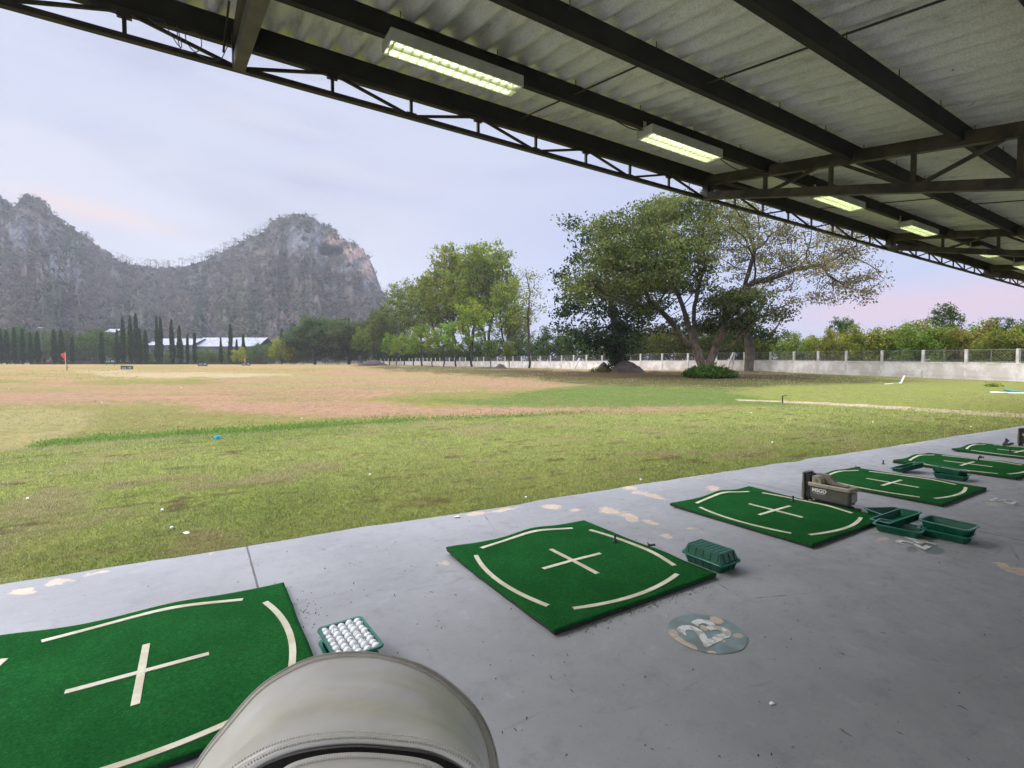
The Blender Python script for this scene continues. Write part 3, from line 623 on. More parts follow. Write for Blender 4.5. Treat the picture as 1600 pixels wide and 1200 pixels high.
# ------------------------------------------------------------------ hitting mats
MT = .034
def make_mat(name, cx, cy, wx, wy, seed, label, bulge=.03, curl=(0, 0, 0, 0), rz=0):
    root = empty(name, (cx, cy, 0), rz, label, 'hitting mat', 'green hitting mats along the pad')
    r_ = np.random.default_rng(seed); ph = r_.uniform(0, 6, 4)
    def hz(x, y):
        a = (x/wx+.5); b_ = (y/wy+.5)
        z = MT + bulge*np.exp(-((a-.58)/.17)**2)*np.clip((b_-.62)/.38, 0, 1)**2
        z = z + .003*np.sin(x*5+ph[0])*np.sin(y*4+ph[1]) + .012*np.exp(-((b_-.35)/.12)**2)*np.clip((a-.75)/.25, 0, 1)**2
        for (ca, cb_), k in zip(((0, 1), (1, 1), (0, 0), (1, 0)), curl): z = z + k*np.exp(-((a-ca)**2+(b_-cb_)**2)/.03)
        return z
    n = 61; xs_ = np.linspace(-wx/2, wx/2, n); ys_ = np.linspace(-wy/2, wy/2, n); X_, Y_ = np.meshgrid(xs_, ys_, indexing='ij'); e = .006
    # edges wander a little, corners are slightly rounded
    Xw = X_ + (np.abs(X_) > wx/2-.001)*(fbm(Y_+seed, Y_*0, 6, 3, seed)-.5)*.008; Yw = Y_ + (np.abs(Y_) > wy/2-.001)*(fbm(X_+seed, X_*0, 6, 3, seed+9)-.5)*.008
    Zt = hz(X_, Y_); idx = np.arange(n*n).reshape(n, n)
    Fq = [np.stack([idx[:-1, :-1], idx[1:, :-1], idx[1:, 1:], idx[:-1, 1:]], -1).reshape(-1, 4)]
    V = [np.stack([Xw, Yw, Zt], -1).reshape(-1, 3)]
    ring = np.concatenate([idx[:, 0], idx[-1, 1:], idx[-2::-1, -1], idx[0, -2:0:-1]]); m_ = len(ring); base = n*n
    low = V[0][ring].copy(); low[:, 2] -= .012; V.append(low)
    i0 = ring; i1 = np.roll(ring, -1); j0 = base+np.arange(m_); j1 = np.roll(j0, -1); Fq.append(np.stack([i0, j0, j1, i1], -1))
    link('turf', mesh_np('turf', np.concatenate(V), np.concatenate(Fq)), M['turf'], root)
    # rubber backing
    low2 = low.copy(); low2[:, :2] *= .997; low3 = low2.copy(); low3[:, 2] = np.maximum(low2[:, 2]-.020, .001); low3[:, :2] *= .998
    Vb = np.concatenate([low2, low3]); a = np.arange(m_); b_ = np.roll(a, -1)
    link('rubber_base', mesh_np('rubber_base', Vb, np.stack([a, a+m_, b_+m_, b_], -1)), M['black'], root)
    def strip(pts, wd):
        P = np.array(pts); d = np.gradient(P, axis=0); d /= np.linalg.norm(d, axis=1)[:, None]; nrm = np.stack([-d[:, 1], d[:, 0]], 1)
        w_ = wd*(1+.10*(fbm(np.arange(len(P)), np.zeros(len(P)), .6, 2, seed)-.5))
        a_ = P+nrm*w_[:, None]/2; b2 = P-nrm*w_[:, None]/2; k = len(P)
        za = hz(a_[:, 0], a_[:, 1])+.004; zb2 = hz(b2[:, 0], b2[:, 1])+.004
        V_ = np.concatenate([np.column_stack([a_, za]), np.column_stack([b2, zb2]), np.column_stack([a_, za-.005]), np.column_stack([b2, zb2-.005])])
        i = np.arange(k-1); F_ = np.concatenate([np.stack([i, i+1, i+1+k, i+k], -1)[:, ::-1], np.stack([i, i+1, i+1+2*k, i+2*k], -1), np.stack([i+k, i+1+k, i+1+3*k, i+3*k], -1)])
        return link('marking_line', mesh_np('marking_line', V_, F_), M['mat_line'], root)
    s_ = np.linspace(-1, 1, 31)
    L = .49
    for q in range(4):
        off_ = (wx if q % 2 else wy)/2 - .145 + .075*(1-s_**2)
        lx = s_*L
        pts = {0: np.stack([lx, off_], 1), 1: np.stack([off_, lx], 1), 2: np.stack([lx, -off_], 1), 3: np.stack([-off_, lx], 1)}[q]
        strip(pts, .034)
    c0 = np.linspace(-.29, .29, 21); strip(np.stack([c0, c0*0+.0], 1), .034)
    for sgn in (-1, 1): cc = np.sort(np.linspace(.018, .29, 11)*sgn); strip(np.stack([cc*0, cc], 1), .034)
    return root
mats = [make_mat('hitting_mat', -.27, 3.06, 1.51, 1.50, 1, 'large green hitting mat with cream cross, nearest at bottom left', .022, (.045, 0, 0, .0)),
        make_mat('hitting_mat', 2.465, 3.02, 1.49, 1.50, 2, 'green hitting mat with cream cross directly left of the closed green tray', .035, (.02, 0, 0, 0)),
        make_mat('hitting_mat', 5.145, 2.95, 1.45, 1.50, 3, 'green hitting mat with the khaki ball dispenser standing at its right edge', .04, (.012, .01, 0, 0)),
        make_mat('hitting_mat', 7.66, 2.84, 1.42, 1.50, 4, 'green hitting mat just beyond the khaki ball dispenser', .02, (.02, 0, 0, 0)),
        make_mat('hitting_mat', 10.15, 2.77, 1.42, 1.44, 5, 'green hitting mat behind the tilted green tray, second farthest', .03, (.015, .0, 0, 0)),
        make_mat('hitting_mat', 12.40, 2.68, 1.48, 1.46, 6, 'farthest green hitting mat beside the dark dispenser at the right edge', .02, (.015, 0, 0, 0))]
# small rubber end brackets poking out under the far left corners
for (u_, v_, d_) in ((1057, 789, 1), (1401, 723, 1), (1498, 704, 1)):
    x, y, _ = gnd(u_, v_); r = empty('corner_bracket', (x, y, 0), .15)
    MB().box((-.085, -.03, .004), (-.01, .035, .030), None, .006).build('rubber_end', M['black'], r); MB().box((-.008, -.025, .002), (.045, .025, .026), None, .004).build('white_insert', M['white_plastic'], r)
    tag(r, {697: 'tiny white bracket under the left corner of the mat beside the closed tray', 1057: 'black and white bracket at the left corner of the dispenser mat', 1401: 'black and white bracket at the left corner of the second farthest mat', 1498: 'black and white bracket at the left corner of the farthest mat'}[u_], 'mat bracket', 'brackets at the mat corners')

# ------------------------------------------------------------------ ball trays
TL, TW, TH = .365, .235, .068        # long side runs along local y
def rrect(w_, l_, r_, n=4):
    out = []
    for cx, cy, a0 in ((w_/2-r_, l_/2-r_, 0), (-w_/2+r_, l_/2-r_, 90), (-w_/2+r_, -l_/2+r_, 180), (w_/2-r_, -l_/2+r_, 270)):
        for k in range(n+1): a_ = math.radians(a0+90*k/n); out.append((cx+r_*math.cos(a_), cy+r_*math.sin(a_)))
    return out
def loft(mb, loops, close_last=True, close_first=False):
    n = len(loops[0]); vs = [p for L_ in loops for p in L_]; fs = []
    for i in range(len(loops)-1):
        for k in range(n): fs.append((i*n+k, i*n+(k+1) % n, (i+1)*n+(k+1) % n, (i+1)*n+k))
    if close_last: fs.append(tuple((len(loops)-1)*n+k for k in range(n)))
    if close_first: fs.append(tuple(range(n))[::-1])
    return mb.add(vs, fs)
def make_tray():
    r = empty('ball_tray'); b = MB()
    def lp(k, z, rad=.022): return [(x, y, z) for x, y in rrect(TW*k-.012, TL*k-.012, rad)]
    loft(b, [lp(.86, .0), lp(.87, .004), lp(.985, TH-.006), lp(.985, TH), lp(.965, TH), lp(.955, TH-.008), lp(.845, .007), lp(.84, .005)], True, True)
    for y in (-.13, -.065, 0, .065, .13):
        for sg in (-1, 1):
            M_ = Matrix.Translation((sg*(TW*.455-.004), y, TH/2-.002)) @ Matrix.Rotation(sg*math.radians(13), 4, 'Y'); b.box((-.004, -.006, -TH/2+.004), (.004, .006, TH/2-.006), M_)
    for x in (-.06, 0, .06):
        for sg in (-1, 1):
            M_ = Matrix.Translation((x, sg*(TL*.465-.004), TH/2-.002)) @ Matrix.Rotation(-sg*math.radians(20), 4, 'X'); b.box((-.006, -.004, -TH/2+.004), (.006, .004, TH/2-.006), M_)
    body = b.build('tray_body', M['tray'], r)
    b = MB()
    loft(b, [[(x, y, z) for x, y in rrect(a, c_, .03)] for a, c_, z in ((TW-.018, TL-.018, TH-.004), (TW+.012, TL+.012, TH-.007), (TW+.014, TL+.014, TH-.001), (TW+.008, TL+.008, TH+.004), (TW-.022, TL-.022, TH+.002))], False)
    b.build('rim', M['tray_rim'], r)
    b = MB()                                             # bottom grid, read from above on upturned trays and from inside
    for k in range(8): y = -.14+k*.04; b.box((-.085, y-.0035, -.004), (.085, y+.0035, .0)); b.box((-.08, y-.003, .0075), (.08, y+.003, .011))
    for k in range(4): x = -.07+k*.0467; b.box((x-.003, -.145, -.0035), (x+.003, .145, -.0005))
    b.build('bottom_grid', M['tray_rim'], r)
    return r
tr0 = None
def tray(loc, rot, label, group='green plastic ball trays'):
    global tr0
    if tr0 is None: tr0 = make_tray(); o = tr0
    else: o = copy_tree(tr0)
    o.location = loc; o.rotation_euler = rot; return tag(o, label, 'ball tray', group)
def tray_axes(A, D, lean, label):
    """tray whose near long rim runs from A to D"""
    A, D = Vector(A), Vector(D); yd = (D-A).normalized(); up = Vector((0, lean, 1)); zd = (up-yd*up.dot(yd)).normalized(); xd = yd.cross(zd)
    if xd.y > 0: xd = -xd; yd = -yd
    o = tray((0, 0, 0), (0, 0, 0), label); m_ = Matrix((xd, yd, zd)).transposed(); c_ = (A+D)/2-xd*(TW/2)-zd*TH
    o.location = c_; o.rotation_euler = m_.to_euler(); return o
# stack with balls beside the nearest mat
tray((.648, 2.635, .001), (0, 0, .02), 'lower empty green tray under the tray full of balls')
tray((.650, 2.640, .072), (0, 0, .05), 'green tray full of white golf balls, behind the bag hood')
bb = MB(); bm = bmesh.new(); bmesh.ops.create_uvsphere(bm, u_segments=20, v_segments=14, radius=.0213); bme = bpy.data.meshes.new('golf_ball'); bm.to_mesh(bme); bm.free(); bme.polygons.foreach_set('use_smooth', [True]*len(bme.polygons)); bme.materials.append(M['ball'])
mk = MB(); 
for k in range(5): a0 = -.5+k*.2; mk.add([(.0217*math.sin(a0)*1, s_*.0014, .0217*math.cos(a0)) for s_ in (-1, 1)]+[(.0217*math.sin(a0+.2), s_*.0014, .0217*math.cos(a0+.2)) for s_ in (1, -1)], [(0, 1, 2, 3)])
mkme = bpy.data.meshes.new('printed_mark'); mkme.from_pydata(mk.v, [], mk.f); mkme.materials.append(M['ball_mark'])
colw = ['leftmost', 'second', 'middle', 'fourth', 'rightmost']; marks = {(3, 1), (4, 2), (3, 3), (4, 4), (3, 5), (1, 6), (2, 6), (0, 6), (1, 1), (2, 4)}
rr_ = random.Random(3)
for i in range(5):
    for j in range(8):
        lx = (i-2)*.0445; ly = .1545-j*.0435; c_, s_ = math.cos(.05), math.sin(.05)
        z_ = .072+.011+.0213+.021+(.003 if (i+j) % 2 else 0)+rr_.uniform(-.002, .002)
        o = bpy.data.objects.new('golf_ball', bme); COL.objects.link(o); o.location = (.650+lx*c_-ly*s_, 2.640+lx*s_+ly*c_, z_)
        o.rotation_euler = (rr_.uniform(-.5, .5), rr_.uniform(-.5, .5), rr_.uniform(0, 6))
        tag(o, 'white golf ball in the full tray, %s column, %s row from the back' % (colw[i], ORD[j]), 'golf ball', 'golf balls in the tray')
        if (i, j) in marks:
            k = bpy.data.objects.new('printed_mark', mkme); COL.objects.link(k); k.parent = o
# closed pair beside the second mat
tray((3.395, 2.455, .001), (0, 0, .0), 'lower half of the closed green tray pair beside the second mat')
tray((3.395, 2.455, .143), (PI, 0, .02), 'upturned green tray with gridded bottom, lid of the closed pair beside the second mat')
# heap by bay 24
tray((6.02, 2.25, .001), (0, 0, math.radians(62)), 'open green tray at the back left of the heap near the painted number 24')
tray((5.545, 1.985, .001), (0, 0, math.radians(8)), 'open green tray on the pad at the front left of the heap near number 24')
tray_axes((5.49, 2.045, .080), (5.815, 1.90, .175), .14, 'tilted green tray leaning on the other trays near number 24')
tray((5.74, 1.70, .001), (0, 0, math.radians(5)), 'bottom green tray of the two tray stack near number 24')
tray((5.765, 1.69, .070), (0, math.radians(-2), math.radians(-4)), 'top open green tray of the two tray stack near number 24')
# by the fifth mat
tray_axes((8.62, 3.10, .072), (8.94, 2.90, .165), .24, 'green tray tipped up against the trays by the second farthest mat')
tray((8.80, 2.57, .001), (0, 0, math.radians(6)), 'lower green tray beside the second farthest mat')
tray((8.83, 2.60, .070), (math.radians(2), math.radians(6), math.radians(-8)), 'upper green tray resting crooked on another beside the second farthest mat')

# ------------------------------------------------------------------ rubber tees
def make_tee():
    r = empty('rubber_tee')
    MB().lathe([(.021, 0), (.022, .003), (.012, .006), (.009, .012), (.0085, .045), (.010, .050), (.012, .058), (.009, .058), (.006, .046)], 16).build('tee_body', M['black'], r, True)
    MB().lathe([(.026, -.003), (.027, .0005), (.020, .001)], 16).build('base_disc', M['black'], r)
    return r
te0 = make_tee()
tees = [((961, 846), MT+.004, (0, 0, 0), 'black rubber tee standing on the right line of the second mat'), ((1013, 852), .022, (1.45, .1, .9), 'black rubber tee lying on the pad left of the closed green tray'),
        ((1239, 783), MT+.004, (0, 0, 0), 'black rubber tee standing on the mat in front of the khaki dispenser'), ((1362, 768), .01, (0, .1, 0), 'black rubber tee standing at the near edge of the mat beyond the dispenser'),
        ((1380, 725), .002, (0, 0, 0), 'black rubber tee standing alone on bare pad left of the tipped tray'), ((1337, 730), .015, (1.5, 0, .4), 'black rubber tee lying on the pad behind the fourth mat'),
        ((1532, 714), .02, (1.45, 0, -.6), 'black rubber tee lying beside the second farthest mat'), ((1529, 720), MT, (0, 0, 0), 'black rubber tee at the right edge of the second farthest mat'), ((1578, 708), MT, (0, 0, 0), 'black rubber tee on the farthest mat at the right edge')]
for i, (q, z, rot, lab) in enumerate(tees):
    o = te0 if i == 0 else copy_tree(te0); x, y, _ = gnd(q[0], q[1], z); o.location = (x, y, z); o.rotation_euler = rot; tag(o, lab, 'golf tee', 'black rubber tees')

# ------------------------------------------------------------------ ball dispensers (long side along local y, tower at +y)
def text_mesh(s_, size, depth_=.001, bold=0.0, spacing=1.0):
    cu = bpy.data.curves.new('txt', 'FONT'); cu.body = s_; cu.size = size; cu.extrude = depth_; cu.offset = bold; cu.align_x = 'CENTER'; cu.align_y = 'CENTER'; cu.space_character = spacing
    o = bpy.data.objects.new('txt', cu); COL.objects.link(o); dg = bpy.context.evaluated_depsgraph_get(); dg.update()
    me = bpy.data.meshes.new_from_object(o.evaluated_get(dg)); bpy.data.objects.remove(o); me.materials.clear(); return me
def make_dispenser():
    r = empty('ball_dispenser'); w_, l_ = .20, .50
    def lp(a, c_, z, x=0, y=0, rad=.03): return [(px_+x, py_+y, z) for px_, py_ in rrect(a, c_, rad, 5)]
    b = MB(); loft(b, [lp(.155, .40, .055, 0, -.03), lp(.165, .41, .07, 0, -.03), lp(.178, .425, .205, 0, -.03), lp(.178, .425, .215, 0, -.03)], True, True); b.build('body', M['panel'], r, False)
    b = MB(); loft(b, [lp(.176, .423, .200, 0, -.03), lp(.205, .452, .206, 0, -.03, .035), lp(.208, .455, .236, 0, -.03, .035), lp(.196, .443, .246, 0, -.03, .03), lp(.182, .429, .244, 0, -.03, .028), lp(.176, .423, .222, 0, -.03, .026)], True); b.build('hopper_rim', M['beige_light'], r)
    b = MB()                                     # stepped hopper cover
    prof = [(.15, .235), (.15, .335), (.05, .335), (.02, .325), (-.045, .262), (-.16, .240), (-.16, .235)]
    for x0, x1 in ((.02, .078),):
        n = len(prof); b.add([(x0, y, z) for y, z in prof]+[(x1, y, z) for y, z in prof], [tuple(range(n)), tuple(range(n, 2*n))[::-1]]+[(i, (i+1) % n, n+(i+1) % n, n+i) for i in range(n)][::1])
    b.build('hopper_cover', M['beige'], r)
    b = MB(); prof = [(.15, .24), (.15, .318), (.09, .318), (.06, .29), (.055, .24)]; n = len(prof)
    b.add([(-.085, y, z) for y, z in prof]+[(.02, y, z) for y, z in prof], [tuple(range(n)), tuple(range(n, 2*n))[::-1]]+[(i, (i+1) % n, n+(i+1) % n, n+i) for i in range(n)])
    hb = b.build('hopper_bracket', M['beige_light'], r)
    MB().lathe([(.018, 0), (.020, .004), (.012, .005)], 16).build('boss', M['beige'], r).matrix_local = Matrix.Translation((-.086, .105, .275)) @ Matrix.Rotation(-PI/2, 4, 'Y')
    b = MB(); b.box((-.075, .178, .05), (.075, .20, .325)); b.box((-.07, .20, .06), (-.06, .235, .33)); b.box((.06, .20, .06), (.07, .235, .33)); b.build('inner_mechanism', M['black'], r)
    b = MB(); b.box((-.04, .205, .24), (-.02, .22, .32)); b.box((.0, .205, .235), (.02, .22, .31)); b.build('lever', M['beige_light'], r)
    b = MB(); b.box((-.092, .232, .045), (.092, .262, .235), None, .008); b.box((-.088, .236, .235), (.088, .258, .345), None, .006); b.build('end_plate', M['beige'], r)
    b = MB(); b.box((-.07, .205, .335), (.075, .258, .348), None, .004); b.build('top_cap', M['panel'], r)
    b = MB(); b.box((-.062, -.252, .09), (.062, -.243, .185), None, .004); b.build('end_label', M['beige_light'], r)
    b = MB(); b.box((-.07, -.275, .205), (.07, -.255, .218), None, .004); b.build('handle', M['beige_light'], r)
    b = MB(); b.box((-.06, -.22, .012), (.06, .16, .03)); b.box((-.05, -.2, .03), (.05, .12, .058)); b.build('underframe', M['black'], r)
    b = MB(); b.box((-.085, -.285, .0), (.085, -.17, .016), None, .006); b.build('front_foot', M['rust'], r)
    for sx in (-1, 1): MB().tube([(sx*.07, .23, .022), (sx*.085, .23, .022)], .021, 14).build('wheel', M['black'], r); 
    MB().box((-.075, .215, .018), (.075, .245, .05)).build('axle_block', M['black'], r)
    me = text_mesh('MSGD', .056, .0008, .0018, 1.0); t_ = link('lettering', me, M['white_plastic'], r)
    t_.matrix_local = Matrix.Translation((-.0895, .07, .162)) @ Matrix.Rotation(-PI/2, 4, 'Z') @ Matrix.Rotation(PI/2+math.radians(-2.8), 4, 'X')
    MB().box((-.0888, .005, .128), (-.0865, .135, .1305)).build('label_line', M['white_plastic'], r)
    MB().box((-.0885, -.16, .108), (-.085, .13, .110)).build('label_line', M['beige'], r)
    return r
d0 = make_dispenser(); d0.location = (5.97, 2.80, 0); d0.rotation_euler = (0, 0, .02); tag(d0, 'khaki ball dispenser box with white lettering standing by the third mat', 'ball dispenser', 'ball dispensers')
d1 = copy_tree(d0); d1.location = (13.62, 2.70, 0); d1.rotation_euler = (0, 0, .0); tag(d1, 'dark ball dispenser cut off by the right edge beside the farthest mat', 'ball dispenser', 'ball dispensers')
fb = MB(); fb.bar((13.0, 3.02, .03), (13.5, 3.02, .045), .04, .03); fb.bar((13.12, 3.05, .05), (13.45, 3.08, .10), .05, .02); fb.tube([(13.38, 3.08, .06), (13.38, 3.08, .14)], .018, 8)
tag(fb.build('club_holder', M['black']), 'low dark metal tee arm lying left of the dispenser at the right edge', 'tee arm')

# ------------------------------------------------------------------ painted bay numbers
def number(cx, cy, s_, rx, ry, label, disc=True, size=.33, k=1.0):
    r = empty('painted_number', (cx, cy, 0), 0, label, 'painted number', 'painted bay numbers')
    if disc:
        nr_, n = 40, 120; an = np.linspace(0, 2*PI, n, endpoint=False); rad = 1+.06*(fbm(np.cos(an)*3+cx, np.sin(an)*3, 1, 3, 5)-.5)
        q = np.linspace(.001, 1, nr_)[:, None]; x_ = rx*np.cos(an)*rad*q; y_ = ry*np.sin(an)*rad*q; V = np.stack([x_, y_, x_*0+.003], -1).reshape(-1, 3); idx = np.arange(nr_*n).reshape(nr_, n); nx_ = np.roll(idx, -1, 1)
        uu_, vv_, _ = proj_np(V+np.array([cx, cy, 0])); we = np.zeros(len(V))
        for (a, b_, ru, rv, g_) in [(1052, 990, 9, 7, 30), (1062, 1001, 13, 6, 40), (1078, 1010, 16, 5, 25), (1112, 1019, 9, 3, 5), (1119, 969, 13, 6, 15), (1100, 981, 8, 4, 30), (1136, 986, 8, 4, 30), (1153, 993, 9, 4, 5), (1125, 1000, 10, 3, 10)]:
            g2_ = math.radians(g_); du = (uu_-a)*math.cos(g2_)+(vv_-b_)*math.sin(g2_); dv = -(uu_-a)*math.sin(g2_)+(vv_-b_)*math.cos(g2_); we = np.maximum(we, np.clip(1.35-np.hypot(du/ru, dv/rv), 0, 1))
        link('paint_disc', mesh_np('paint_disc', V, np.stack([idx[:-1], idx[1:], nx_[1:], nx_[:-1]], -1).reshape(-1, 4), {'wear': we}), M['disc'], r)
    me = text_mesh(s_, size, .0, .010*k, .92); t_ = link('digits', me, M['digit'], r); t_.location = (0, -.0, .0055); t_.scale = (1.0, 1.05, 1)
    return r
def patch(name_parent, cx, cy, pts_fn, mat, z=.006): pass
n23 = number(2.50, 1.825, '23', .225, .215, 'faded green disc painted 23 in white on the pad beside the second mat', True, .29)
def blob(root, cx, cy, rx, ry, seed, mat, z, name='worn_patch'):
    n = 60; an = np.linspace(0, 2*PI, n, endpoint=False); q = .45+1.1*fbm(np.cos(an)*1.6+seed*7, np.sin(an)*1.6, 1.3, 4, seed)
    V = [(cx, cy, z)]+[(cx+rx*c_*k, cy+ry*s_*k, z) for c_, s_, k in zip(np.cos(an), np.sin(an), q)]
    return MB().add(V, [(0, i+1, (i+1) % n+1) for i in range(n)]).build(name, mat, root)
n24 = number(5.335, 1.775, '24', .22, .20, 'worn white 24 painted on the pad in front of the tray heap', False, .30, .7)
n25 = number(7.86, 1.80, '25', .2, .2, 'almost worn away white 25 painted on the pad at the right edge', False, .28, .4)

# litter on the pad and lawn
lt = MB(); r_ = random.Random(5)
def flake(q, s_, z=.004):
    x, y, _ = gnd(*q); n = 7; pts = [(x+s_*r_.uniform(.6, 1.2)*math.cos(2*PI*k/n)*1.2, y+s_*r_.uniform(.5, 1.1)*math.sin(2*PI*k/n), z+r_.uniform(0, s_*.4)) for k in range(n)]
    m_ = MB(); m_.add(pts+[(x, y, z+s_*.5)], [(k, (k+1) % n, n) for k in range(n)]); return m_
tag(flake((1206, 1101), .012).build('paper_scrap', M['white_plastic']), 'small crumpled white scrap on the pad right of the bag', 'scrap')
tag(flake((715, 808), .03).build('paper_scrap', M['white_plastic']), 'white scrap at the lawn edge of the pad above the second mat', 'scrap')
tag(flake((291, 836), .03, .02).build('paper_scrap', M['white_plastic']), 'white scrap in the grass above the nearest mat', 'scrap')
r2 = np.random.default_rng(12); V = []; Fz = []
n = 900
xx = np.concatenate([r2.uniform(.2, 9, n), r2.normal(2.6, .35, 90), r2.normal(.55, .05, 40), r2.normal(2.2, .3, 60)]); yy = np.concatenate([r2.uniform(-.2, 4.6, n), r2.normal(2.215, .022, 90), r2.normal(3.3, .25, 40), r2.normal(2.225, .015, 60)])
keep = ~(((xx > 1.7) & (xx < 3.22) & (yy > 2.27) & (yy < 3.78)) | ((xx < .5) & (yy > 2.3) & (yy < 3.82)))
xx, yy = xx[keep], yy[keep]; n = len(xx); L_ = r2.uniform(.002, .010, n)*(r2.random(n)**1.5+.5); th = r2.uniform(0, PI, n)
dx_, dy_ = np.cos(th)*L_, np.sin(th)*L_; wx_ = -np.sin(th)*.0022; wy_ = np.cos(th)*.0022
V = np.stack([np.stack([xx-dx_-wx_, yy-dy_-wy_, xx*0+.002], -1), np.stack([xx+dx_-wx_, yy+dy_-wy_, xx*0+.004], -1), np.stack([xx+dx_+wx_, yy+dy_+wy_, xx*0+.006], -1), np.stack([xx-dx_+wx_, yy-dy_+wy_, xx*0+.003], -1)], 1).reshape(-1, 3)
g = link('litter_specks', mesh_np('litter_specks', V, np.arange(4*n).reshape(-1, 4)), M['mud']); tag(g, 'scattered dark grass clippings and dirt specks on the pad', 'debris', kind='stuff')
# ------------------------------------------------------------------ golf bag with its hood, bottom of the picture
bag = empty('golf_bag', (0.05, .55, 0), 0, 'golf bag with beige leatherette hood and curved black zip standing closest to the viewer', 'golf bag')
BO = Vector(bag.location)
def resample(P, n, sub=12):
    P = [np.array(p, float) for p in P]; out = []
    for i in range(len(P)-1):
        p0, p1, p2, p3 = P[max(i-1, 0)], P[i], P[i+1], P[min(i+2, len(P)-1)]
        for k in range(sub): s_ = k/sub; out.append(.5*((2*p1)+(-p0+p2)*s_+(2*p0-5*p1+4*p2-p3)*s_*s_+(-p0+3*p1-3*p2+p3)*s_**3))
    out.append(P[-1]); out = np.array(out); L_ = np.concatenate([[0], np.cumsum(np.linalg.norm(np.diff(out[:, :2], axis=0), axis=1))])
    q = np.linspace(0, L_[-1], n); return np.stack([np.interp(q, L_, out[:, k]) for k in range(out.shape[1])], 1)
NB = 90
def arc(pts):                       # pts: (u, v, depth) along the hood, left to right -> world points
    R3 = resample(pts, NB)
    for _ in range(10): R3[1:-1] = .5*R3[1:-1]+.25*(R3[2:]+R3[:-2])
    return np.array([px(*p) for p in R3])
outer = arc([(262, 1290, 0.648), (303, 1198, 0.670), (319, 1174, 0.680), (362, 1121, 0.707), (403, 1074, 0.734), (456, 1040, 0.756), (500, 1023, 0.772), (560, 1018.5, 0.778), (594, 1021, 0.778), (640, 1033, 0.772), (675, 1046, 0.767), (737, 1096, 0.734), (765, 1143, 0.702), (779, 1200, 0.670), (783, 1290, 0.637)])
pipe_ = arc([(268, 1290, 0.629), (308, 1199, 0.650), (324, 1176, 0.661), (368, 1123, 0.688), (408, 1077, 0.715), (462, 1045, 0.736), (502, 1029, 0.750), (558, 1024.5, 0.756), (606, 1028, 0.752), (650, 1042, 0.747), (691, 1065, 0.736), (737, 1112, 0.704), (758, 1155, 0.677), (766, 1200, 0.650), (768, 1290, 0.618)])
seam = arc([(330, 1290, 0.484), (352, 1222, 0.493), (369, 1203, 0.498), (425, 1172, 0.502), (487, 1156, 0.507), (556, 1151, 0.509), (612, 1156, 0.507), (675, 1164, 0.502), (722, 1182, 0.498), (748, 1200, 0.493), (762, 1225, 0.488), (768, 1290, 0.479)])
seam2 = arc([(345, 1290, 0.470), (362, 1232, 0.479), (384, 1208, 0.485), (432, 1182, 0.491), (489, 1167, 0.495), (556, 1161, 0.497), (612, 1165, 0.496), (672, 1173, 0.492), (712, 1189, 0.487), (734, 1206, 0.484), (748, 1228, 0.481), (756, 1290, 0.470)])
gap = arc([(395, 1320, 0.454), (420, 1240, 0.465), (445, 1207, 0.470), (480, 1194, 0.474), (519, 1187, 0.476), (566, 1185, 0.477), (628, 1190, 0.476), (664, 1196, 0.474), (692, 1208, 0.470), (708, 1235, 0.465), (716, 1320, 0.451)])
flap = arc([(420, 1420, 0.423), (440, 1330, 0.432), (465, 1290, 0.437), (500, 1275, 0.442), (540, 1268, 0.445), (570, 1266, 0.445), (620, 1270, 0.443), (650, 1280, 0.439), (672, 1300, 0.435), (684, 1340, 0.428), (690, 1420, 0.419)])
def surf(rows, name, mat, par, flip=False, thick=.004):
    A_ = np.array(rows) - np.array(BO); nr_, nc_ = A_.shape[:2]; idx = np.arange(nr_*nc_).reshape(nr_, nc_)
    F_ = np.stack([idx[:-1, :-1], idx[:-1, 1:], idx[1:, 1:], idx[1:, :-1]], -1).reshape(-1, 4)
    if not flip: F_ = F_[:, ::-1]
    o = link(name, mesh_np(name, A_.reshape(-1, 3), F_), mat, par, True); md = o.modifiers.new('s', 'SOLIDIFY'); md.thickness = thick; md.offset = -1; return o
rows = []; mid_n = 26
for i in range(mid_n+1):
    s_ = i/mid_n; P_ = pipe_*(1-s_)+seam*s_
    lift = -.010*math.sin(PI*s_)*np.sin(np.linspace(.0, PI, NB))**.45 + .010*math.exp(-((s_-.80)/.16)**2)*np.sin(np.linspace(.0, PI, NB))**.5*(1-math.exp(-(1-s_)*18)) - .004*(1-math.exp(-(1-s_)*14))*0
    ripple = .0022*np.sin(np.linspace(0, 9, NB)+s_*7)*math.sin(PI*s_) + .009*(fbm(np.linspace(0, 3.2, NB)+s_*1.5, np.full(NB, s_*5.4), 1.6, 3, 5)-.5)*math.sin(PI*s_)**.5
    P_ = P_.copy(); P_[:, 2] += lift+ripple; rows.append(P_)
hood = surf(rows, 'hood', M['leather'], bag)
back = [outer, outer+np.array([0, .004, -.012]), outer+np.array([0, .006, -.10])+(outer-outer.mean(0))*np.array([-.06, -.06, 0]), outer*np.array([1, 1, 0])+np.array([0, 0, .30])+(outer-outer.mean(0))*np.array([-.15, -.15, 0])]
back = [pipe_+np.array([0, 0, -.004])] + back
surf(back, 'side_panel', M['leather_dark'], bag, True)
def tubepts(P, r, name, mat, par, n=8): 
    return MB().tube([Vector(p)-BO for p in P], r, n).build(name, mat, par, True)
tubepts(pipe_+np.array([0, 0, .000]), .0020, 'piping', M['leather_dark'], hood)
tubepts(outer, .0018, 'edge_binding', M['leather_dark'], hood)
P_ = seam+np.array([0, 0, .0]); tubepts(P_, .0042, 'seam_welt', M['leather'], hood)
surf([seam+np.array([0, 0, .0015]), (seam+seam2)/2+np.array([0, 0, .004]), seam2+np.array([0, 0, .001])], 'seam_band', M['leather'], hood)
st_ = MB()
